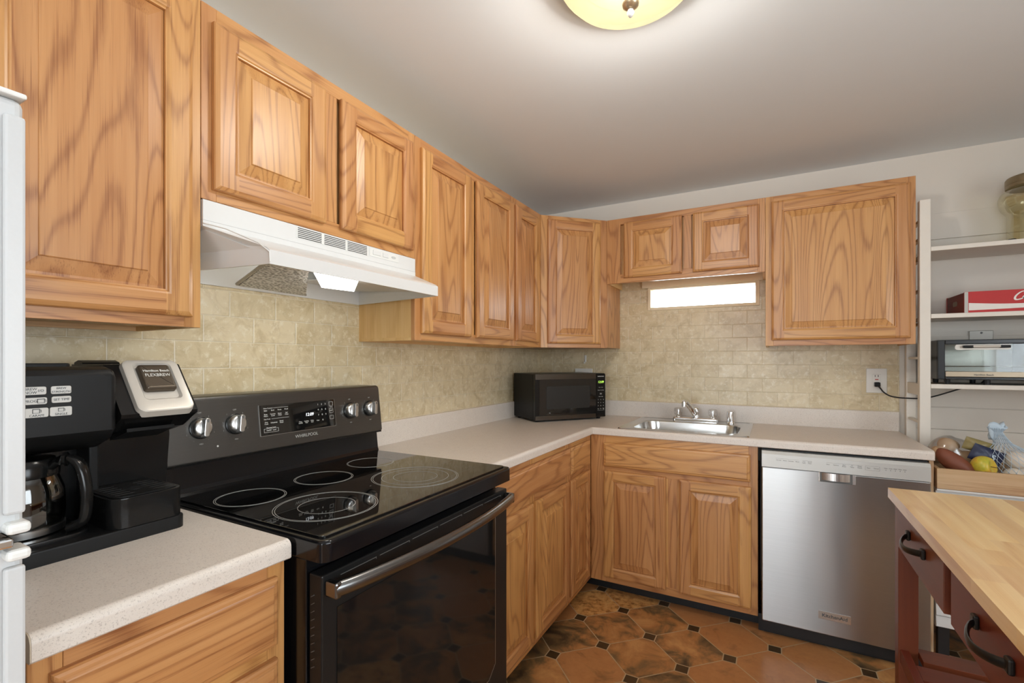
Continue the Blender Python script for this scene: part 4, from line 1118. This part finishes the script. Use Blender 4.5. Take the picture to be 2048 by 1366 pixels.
def toaster():
    z = 1.1716; x0, x1, yf, yb = 2.146, 2.600, -.292, -.060
    t = thing('toaster_oven', 'black toaster oven with a glass door on the white shelf', 'toaster oven', (2.37, -.18, z))
    z0, z1 = z+.022, 1.372
    b = MB()
    b.box(x0, x0+.012, yf+.012, yb, z0, z1, .003).box(x1-.012, x1, yf+.012, yb, z0, z1, .003).box(x0+.012, x1-.012, yf+.012, yb, z1-.012, z1, .002)
    b.box(x0+.012, x1-.012, yf+.012, yb, z0, z0+.012, .002).box(x0+.012, x1-.012, yb-.01, yb, z0+.012, z1-.012)
    b.build('case', 'toastblk', t)
    b = MB()
    b.box(x0, x0+.026, yf, yf+.0115, z0, z1, .003).box(x1-.02, x1, yf, yf+.0115, z0, z1, .003).box(x0+.026, x1-.02, yf, yf+.0115, z1-.020, z1, .003).box(x0+.026, x1-.02, yf, yf+.0115, z0, z0+.012, .003)
    b.build('front_bezel', 'toastblk', t)
    MB().box(x0+.013, 2.462, yb-.0125, yb-.0105, z0+.013, z1-.013).build('reflection_plate', 'knob', t)  # bright plate added to stand in for window reflections on the door glass
    MB().box(x0+.016, 2.455, yf+.02, yb-.02, z0+.030, z0+.034, .001).build('baking_pan', 'knob', t)
    d = MB().box(x0+.027, 2.462, yf+.001, yf+.006, z0+.036, z1-.021).build('door', 'toastglass', t)
    b = MB().box(x0+.027, 2.462, yf-.003, yf+.0005, z0+.013, z0+.036, .001); b.build('door_strip', pm('tan_steel_strip', lin(176, 160, 138), .35, .5, .03), d)
    MB(FB(yf-.0032)).text('Hamilton Beach', .010, Matrix.Translation((2.30, z0+.022, 0)), bold=.0002).build('door_lettering', 'darkprint', d)
    pl = MB().prism(rrect(2.205, 2.385, z1-.046, z1-.022, .008), 'y', yf-.005, yf+.001).build('handle_plate', 'champagne', d)
    h = MB().tube([(2.233, yf-.020, z1-.031), (2.357, yf-.020, z1-.031)], .006, 10); h.build('handle', 'champagne', d, smooth=50)
    for x in (2.228, 2.346): MB().box(x, x+.034, yf-.026, yf-.006, z1-.038, z1-.026, .003).build('handle_grip', 'blackm', d)
    b = MB()
    for i in range(14): b.tube([(x0+.035, yf+.02+i*.014, z0+.058), (2.455, yf+.02+i*.014, z0+.058)], .0013, 6)
    b.tube([(x0+.035, yf+.014, z0+.060), (2.455, yf+.014, z0+.060)], .002, 6); b.build('rack', 'chrome', t)
    MB().box(2.464, x1-.021, yf+.0005, yf+.0105, z0+.013, z1-.021).build('control_panel', 'toastblk', t)
    FM = FB(yf); b = MB(FM)
    for i, s in enumerate(('TOAST', 'BAKE', 'BROIL')): b.text(s, .007, Matrix.Translation((2.440, z0+.100-i*.016, -.0004)), 'RIGHT')
    for i in range(4): b.text(('O', 'H', 'O', '+')[i], .012, Matrix.Translation((2.478, z0+.102-i*.018, -.0003)))
    for i in range(5): b.text('|||', .006, Matrix.Translation((2.478, z0+.130+i*.006, -.0003)))
    b.build('panel_printing', 'greyline', t)
    for zz in (z0+.045, z0+.105): MB(FM).lathe([(.018, -.0005), (.018, .012), (.014, .018), (0, .018)], (2.535, zz+.01, 0), seg=24).build('knob', 'knob', t, smooth=40)
    for x in (x0+.04, 2.32, x1-.05):
        for y in (yf+.03, yb-.03): MB().lathe([(.010, 0), (.012, .0225)], (x, y, z), seg=14).build('foot', 'toastblk', t)
    c = [(1.967, -.040, 1.148), (1.972, -.075, 1.138), (1.985, -.082, 1.118), (2.010, -.078, 1.100), (2.045, -.074, 1.092), (2.080, -.072, 1.090), (2.130, -.068, 1.090), (2.180, -.062, 1.100), (2.24, -.050, 1.122), (2.30, -.035, 1.145), (2.36, -.012, 1.16), (2.40, -.010, 1.20), (2.42, -.03, 1.24), (2.42, -.058, 1.25)]
    cd = MB().tube(catmull(c), .0034, 8).build('power_cord', 'toe', t, smooth=60)
    MB().box(1.955, 1.979, -.044, -.0155, 1.142, 1.166, .004).build('plug', 'blackm', cd)
toaster()

def crate():
    z = 1.4917; x0, x1, yf, yb = 2.238, 2.640, -.290, -.040; h = .093
    t = thing('crate', 'shallow red wooden soda crate with white script on the shelf above the toaster oven', 'crate', (2.44, -.165, z))
    b = MB().box(x0, x1, yf, yf+.010, z, z+h, .001, g='x'); f = b.build('front_board', 'red', t)
    MB().box(x0, x1, yb-.010, yb, z, z+h, .001, g='x').build('back_board', 'red', t)
    for x in (x0+.0005, x1-.0145):
        e = MB().box(x, x+.014, yf+.0102, yb-.0102, z+.001, z+h-.002, .001, g='y').build('end_board', 'redwood', t)
        MB().prism(rrect(-.195, -.135, z+.040, z+.062, .010), 'x', x-.0006, x+.0002).build('hand_slot', 'brown', e)
    MB().box(x0+.016, x1-.016, yf+.0102, yb-.0102, z+.001, z+.010, g='x').build('base_board', 'redwood', t)
    b = MB(); n = 30; vs, fs = [], []
    for i in range(n+1):
        s = i/n; x = x0+.014+s*(x1-x0-.02); up = z+.044-.018*math.sin(math.pi*min(1, s*.9+.02))+.014*s; lo = z+.010+.004*s+.010*s*s
        vs += [(x, yf-.0006, lo), (x, yf-.0006, up)]
    for i in range(n): fs.append((2*i, 2*i+2, 2*i+3, 2*i+1))
    MB().add(vs, fs).build('white_wave', 'whitepaint', f)
    MB().box(x0-.0005, x0+.012, yf-.0007, yf, z, z+h-.001).build('metal_strap', 'greymetal', f)
    # flowing script logo drawn as ribbon strokes
    cr = catmull; b = MB(); ox, oz, sc = 2.402, z+.064, .020
    def stroke(P, ws, ox_):
        Q = cr([(p[0], p[1], 0) for p in P], 6); n = len(Q); vs, fs = [], []
        for i, q in enumerate(Q):
            d = (Q[min(i+1, n-1)]-Q[max(i-1, 0)]); d.normalize(); nn = Vector((-d.y, d.x, 0))
            w = ws*(.35+.65*math.sin(math.pi*min(.98, max(.04, i/(n-1)))))*(1.0+.5*abs(d.y))
            for s in (-1, 1):
                r = q+nn*w*s; vs.append((ox_+(r.x+.25*r.y)*sc, yf-.0008, oz+r.y*sc))
        for i in range(n-1): fs.append((2*i, 2*i+2, 2*i+3, 2*i+1))
        b.add(vs, fs)
    CC = [(1.15, .55), (1.25, .85), (.95, 1.0), (.45, .7), (.05, .1), (0, -.45), (.3, -.75), (.9, -.65), (1.6, -.35), (2.2, -.45), (2.9, -.85), (3.6, -.8)]
    C2 = [(1.15, .55), (1.25, .85), (.95, 1.0), (.45, .7), (.05, .1), (0, -.45), (.3, -.7), (.75, -.55), (1.15, -.1)]
    O = [(.35, .3), (.05, .1), (-.1, -.25), (.1, -.5), (.4, -.35), (.55, 0), (.4, .3), (.2, .28), (.35, .1), (.7, .2)]
    c_ = [(.5, .2), (.35, .32), (.05, .1), (-.08, -.25), (.1, -.48), (.5, -.25), (.8, .1)]
    A = [(.5, .2), (.3, .32), (.02, .08), (-.08, -.28), (.1, -.48), (.4, -.2), (.55, .28), (.48, -.15), (.5, -.45), (.75, -.25)]
    Lc = [(0, -.1), (.45, .5), (.6, .95), (.4, 1.0), (.2, .4), (.1, -.3), (.3, -.48), (.6, -.2)]
    stroke(CC, .12, ox); 
    for i, G in enumerate((O, c_, A)): stroke(G, .085, ox+(1.3+i*.78)*sc)
    b.box(ox+3.85*sc, ox+4.2*sc, yf-.0009, yf-.0003, oz-.05*sc, oz+.08*sc)
    stroke(C2, .12, ox+4.4*sc)
    for i, G in enumerate((O, Lc, A)): stroke(G, .085, ox+(5.75+i*.78-(.15 if i > 1 else 0))*sc)
    b.text('Trade-mark', .0065, Matrix(((1, 0, 0, ox+.066), (0, 0, -1, yf-.0004), (0, 1, 0, z+.046), (0, 0, 0, 1))))
    b.build('script_lettering', 'whitepaint', f)
crate()

def jar():
    z = 1.7992; c = (2.510, -.165, z)
    t = thing('glass_jar', 'large round-shouldered glass jar with a metal lid on the top shelf', 'jar', c)
    pr = [(.0, .001), (.088, .001), (.094, .006), (.094, .125), (.098, .140), (.112, .160), (.120, .185), (.121, .210), (.112, .232), (.098, .244), (.094, .250), (.094, .272)]
    pr = pr[:3]+[(q.x, q.y) for q in catmull([(a, b_, 0) for a, b_ in pr[2:]], 5)]
    MB().lathe(pr, c, seg=64).build('glass_body', 'jarglass', t, smooth=50)
    MB().lathe([(.095, .252), (.098, .252), (.099, .260), (.0975, .264), (.099, .268), (.099, .290), (.095, .297), (0, .298)], c, seg=48).build('lid', 'lid', t, smooth=30)
    k = MB().lathe([(.0, 0), (.016, .001), (.017, .010), (.013, .016), (0, .018)], (2.415, -.215, z), seg=20)
    tag(k.build('cork_stopper', 'darkhole', loc=(2.415, -.215, z), smooth=40), 'small dark round stopper on the top shelf beside the glass jar', 'stopper')
jar()

# ------------------------------------------------------------------ white chest, wooden tray and produce
def chest():
    t = thing('drawer_chest', 'white low chest with a slatted front behind the kitchen cart', 'chest', (2.42, -.46, 0))
    x0, x1, y0, y1 = 2.070, 2.78, -.600, -.325
    b = MB().box(x0, x1, y0+.012, y1, .196, .752, .002)
    b.build('body', 'white', t)
    for x in (x0+.01, x1-.05):
        for y in (y0+.02, y1-.05): MB().box(x, x+.035, y, y+.035, 0, .196).build('leg', 'toe', t)
    for i in range(12):
        z = .200+i*.0455
        MB().prism([(y0+.012, z), (y0, z+.003), (y0+.007, z+.043), (y0+.012, z+.043)], 'x', x0, x1).build('slat', 'white', t)
    MB().box(x0, x1, y0-.004, y1, .752, .760, .002).build('top', 'white', t)
    t = thing('produce_tray', 'rough wooden tray of produce on top of the white chest', 'tray', (2.42, -.46, .760))
    z0, z1 = .7605, .842
    b = MB().box(x0+.001, x1-.02, y0-.002, y0+.016, z0, z1, .002, g='x'); b.build('front_board', 'acacia', t)
    MB().box(x0+.001, x1-.02, y1-.016, y1, z0, z1, .002, g='x').build('back_board', 'acacia', t)
    for x in (x0+.001, x1-.034): MB().box(x, x+.014, y0+.0165, y1-.0165, z0, z1, .002, g='y').build('end_board', 'acacia', t)
    MB().box(x0+.016, x1-.035, y0+.0165, y1-.0165, z0, z0+.010, g='x').build('bottom_board', 'acacia', t)
    zz = .7710
    # sweet potatoes and potatoes, apple, bags
    Rm = lambda ax, d: Matrix.Rotation(math.radians(d), 3, ax)
    tag(MB().blob((2.144, -.530, .858), (.034, .034, .072), 3, .07, Rm('Z', -15) @ Rm('Y', -50)).build('sweet_potato', 'sweet', loc=(2.15, -.53, .80), smooth=70),
        'long brown sweet potato lying in the wooden tray left of the yellow apple', 'sweet potato')
    a = thing('apple', 'yellow apple with a russet stem end at the front of the wooden tray', 'apple', (2.228, -.53, .81))
    Ta = Rm('Z', -40) @ Rm('Y', 80); ca = Vector((2.232, -.532, .853))
    MB().blob(ca, (.042, .042, .041), 2, .02, Ta, 28, 20, dent=.22).build('fruit', 'apple', a, smooth=80)
    MB().tube([ca+Ta @ Vector((0, 0, .020)), ca+Ta @ Vector((.004, 0, .042))], .0016, 6).build('stem', 'brown', a)
    q = random.Random(4)
    pos = [(2.115, -.425, .806), (2.190, -.400, .806), (2.240, -.425, .806), (2.112, -.400, .866), (2.180, -.400, .868), (2.118, -.440, .880), (2.150, -.420, .915), (2.212, -.425, .866)]
    for i, p in enumerate(pos):
        tag(MB().blob(p, (.035, .033, .030), 10+i, .06, Rm('Z', q.uniform(0, 180))).build('potato', 'potato', loc=(p[0], p[1], p[2]-.03), smooth=70),
            'pale potato inside the clear plastic bag at the left of the tray', 'potato', 'potatoes in the clear bag')
    tag(MB().blob((2.165, -.415, .862), (.092, .064, .090), 31, .09, None, 40, 28).build('plastic_bag', 'plastic', loc=(2.175, -.43, .775), smooth=80),
        'crumpled clear plastic bag around the potatoes at the left of the tray', 'bag')
    oc = [(2.330, -.505, .815), (2.412, -.480, .815), (2.365, -.430, .825), (2.345, -.470, .880), (2.410, -.440, .880)]
    for i, p in enumerate(oc):
        tag(MB().blob(p, (.038, .038, .036), 50+i, .03, None, 20, 14).build('onion', 'onion', loc=(p[0], p[1], p[2]-.035), smooth=80),
            'white onion inside the pale blue net bag on the right of the tray', 'onion', 'onions in the net bag')
    b = MB(); c0 = Vector((2.368, -.465, .850)); nseg, rings = 26, 16
    def npt(i, j):
        s = i/rings; a = 2*math.pi*j/nseg
        if s < .72:
            th = math.pi*(1-s/.72*.86); r = math.sin(th); z = math.cos(th)
            return c0+Vector((.092*r*math.cos(a), .080*r*math.sin(a), .078*z)) + Vector((-.050*max(0, z)-.012, 0, .014*max(0, z)))
        k = (s-.72)/.28; r = .030*(1-k)+.012*k+(.016 if k > .8 else 0)
        return c0+Vector((-.055-.045*k+.02*k*k+r*math.cos(a), r*.7*math.sin(a), .085+.070*k))
    for j in range(nseg):
        for sgn in (1, -1):
            b.tube([npt(i, j+sgn*i*.5) for i in range(rings+1)], .0008, 4)
    nb = b.build('net_bag', 'bluenet', loc=(2.36, -.465, .772))
    tag(nb, 'pale blue net bag of white onions with a twisted top', 'bag')
    vs, fs = [], []; n = 16
    for i in range(n+1):
        a = 2*math.pi*i/n
        for j in range(7):
            v = j/6; r = (.010+.015*v)*(1+.3*math.sin(3*a+4*v))
            vs.append((2.278-.012*v+.030*v*v+r*math.cos(a), -.465+.5*r*math.sin(a), .955+.062*v+.012*math.sin(2*a)*v))
    for i in range(n):
        for j in range(6): fs.append((i*7+j, (i+1)*7+j, (i+1)*7+j+1, i*7+j+1))
    neck = MB().add(vs, fs).build('bag_neck', 'bluenet', nb, smooth=80)
    md = neck.modifiers.new('thickness', 'SOLIDIFY'); md.thickness = .002
    def pouch(c, sx, sz, rot, mat, name, label, seed):
        vs, fs = [], []; n = 12
        T = Matrix.Rotation(math.radians(rot), 3, 'Y')
        for side in (1, -1):
            for i in range(n+1):
                for j in range(n+1):
                    u, v = i/n*2-1, j/n*2-1
                    bulge = .016*(1-u*u)*(1-v**4)+.003*math.sin(5*u+seed)*math.cos(4*v)*(1-u*u)
                    vs.append(Vector(c)+T @ Vector((u*sx, -side*bulge-.0006*side, v*sz)))
        m = (n+1)**2
        for s_ in (0, 1):
            for i in range(n):
                for j in range(n):
                    f = (s_*m+i*(n+1)+j, s_*m+(i+1)*(n+1)+j, s_*m+(i+1)*(n+1)+j+1, s_*m+i*(n+1)+j+1)
                    fs.append(f if s_ == 0 else f[::-1])
        return tag(MB().add(vs, fs).build(name, mat, loc=(c[0], c[1], c[2]-.05), smooth=60), label, 'snack bag')
    o = pouch((2.252, -.488, .890), .050, .034, 22, 'navy', 'snack_bag', 'dark blue snack bag tucked behind the yellow apple', 1)
    MB(frame_mat((2.266, -.5085, .886), (1, 0, -.4), (.4, 0, 1), (0, -1, 0))).text('S', .030, Matrix.Identity(4), bold=.0008).build('bag_lettering', 'bluenet', o)
    pouch((2.232, -.470, .925), .046, .026, 18, 'olivebag', 'snack_bag', 'olive green snack bag leaning behind the dark blue one', 2)
chest()

# ------------------------------------------------------------------ kitchen cart
def cart():
    t = thing('kitchen_cart', 'kitchen cart with butcher block top and dark red wooden base at right', 'cart', (2.06, -1.88, 0))
    x0, x1, y0, y1 = 1.788, 2.330, -2.43, -1.335; zt = .9
    b = MB(); y = y0; n = 11; xs = x0; wq = (x1-x0)/n
    for i in range(n):
        cuts = [y0]+sorted(R.uniform(y0+.2, y1-.2) for _ in range(2))+[y1]
        for a, c in zip(cuts, cuts[1:]):
            b.box(x0+i*wq, x0+(i+1)*wq, a, c, zt-.028, zt, g='y')
    b.build('butcher_block_top', 'butcher', t)
    lx0 = 1.8005
    for lx in (lx0, x1-.058):
        for ly in (-1.400, y0+.03):
            MB().box(lx, lx+.045, ly, ly+.042, 0, zt-.0285, .0015, g='z').build('leg', 'mahogany', t)
    # apron box
    b = MB().box(lx0+.012, lx0+.030, y0+.073, -1.4005, .745, zt-.0285, g='y').box(x1-.03, x1-.018, y0+.073, -1.4005, .745, zt-.0285, g='y')
    b.box(lx0+.046, x1-.059, -1.385, -1.368, .745, zt-.0285, g='x').box(lx0+.046, x1-.059, y0+.04, y0+.06, .745, zt-.0285, g='x')
    b.build('apron', 'mahogany', t)
    for a, c in ((-1.818, -1.408), (-2.285, -1.862)):
        d = MB().box(lx0-.003, lx0+.0118, a, c, .752, .868, .0015, g='y').build('drawer', 'mahogany', t)
        m = (a+c)/2; p = []
        for i in range(13):
            s = i/12; p.append((lx0-.006-.026*math.sin(math.pi*s)**.6, m-.068+.136*s, .826-.010*math.sin(math.pi*s)))
        MB().tube(p, .006, 10, flat=(.0075, .0035), up=(1, 0, 0)).build('handle', 'iron', d, smooth=60)
        for e in (m-.068, m+.068): MB().box(lx0-.012, lx0-.0032, e-.009, e+.009, .814, .838, .003).build('handle_foot', 'iron', d)
    # lower slatted shelf
    z = .440
    b = MB().box(lx0+.004, lx0+.024, y0+.073, -1.4005, z-.02, z+.018, .001, g='y').box(x1-.046, x1-.026, y0+.073, -1.4005, z-.02, z+.018, .001, g='y')
    b.build('shelf_rail', 'mahogany', t)
    yy = -1.372
    for i in range(10):
        MB().box(lx0+.0245 if i else lx0+.046, x1-.047 if i else x1-.059, yy-.070, yy, z, z+.018, .001, g='x').build('shelf_slat', 'mahogany', t); yy -= .098
cart()
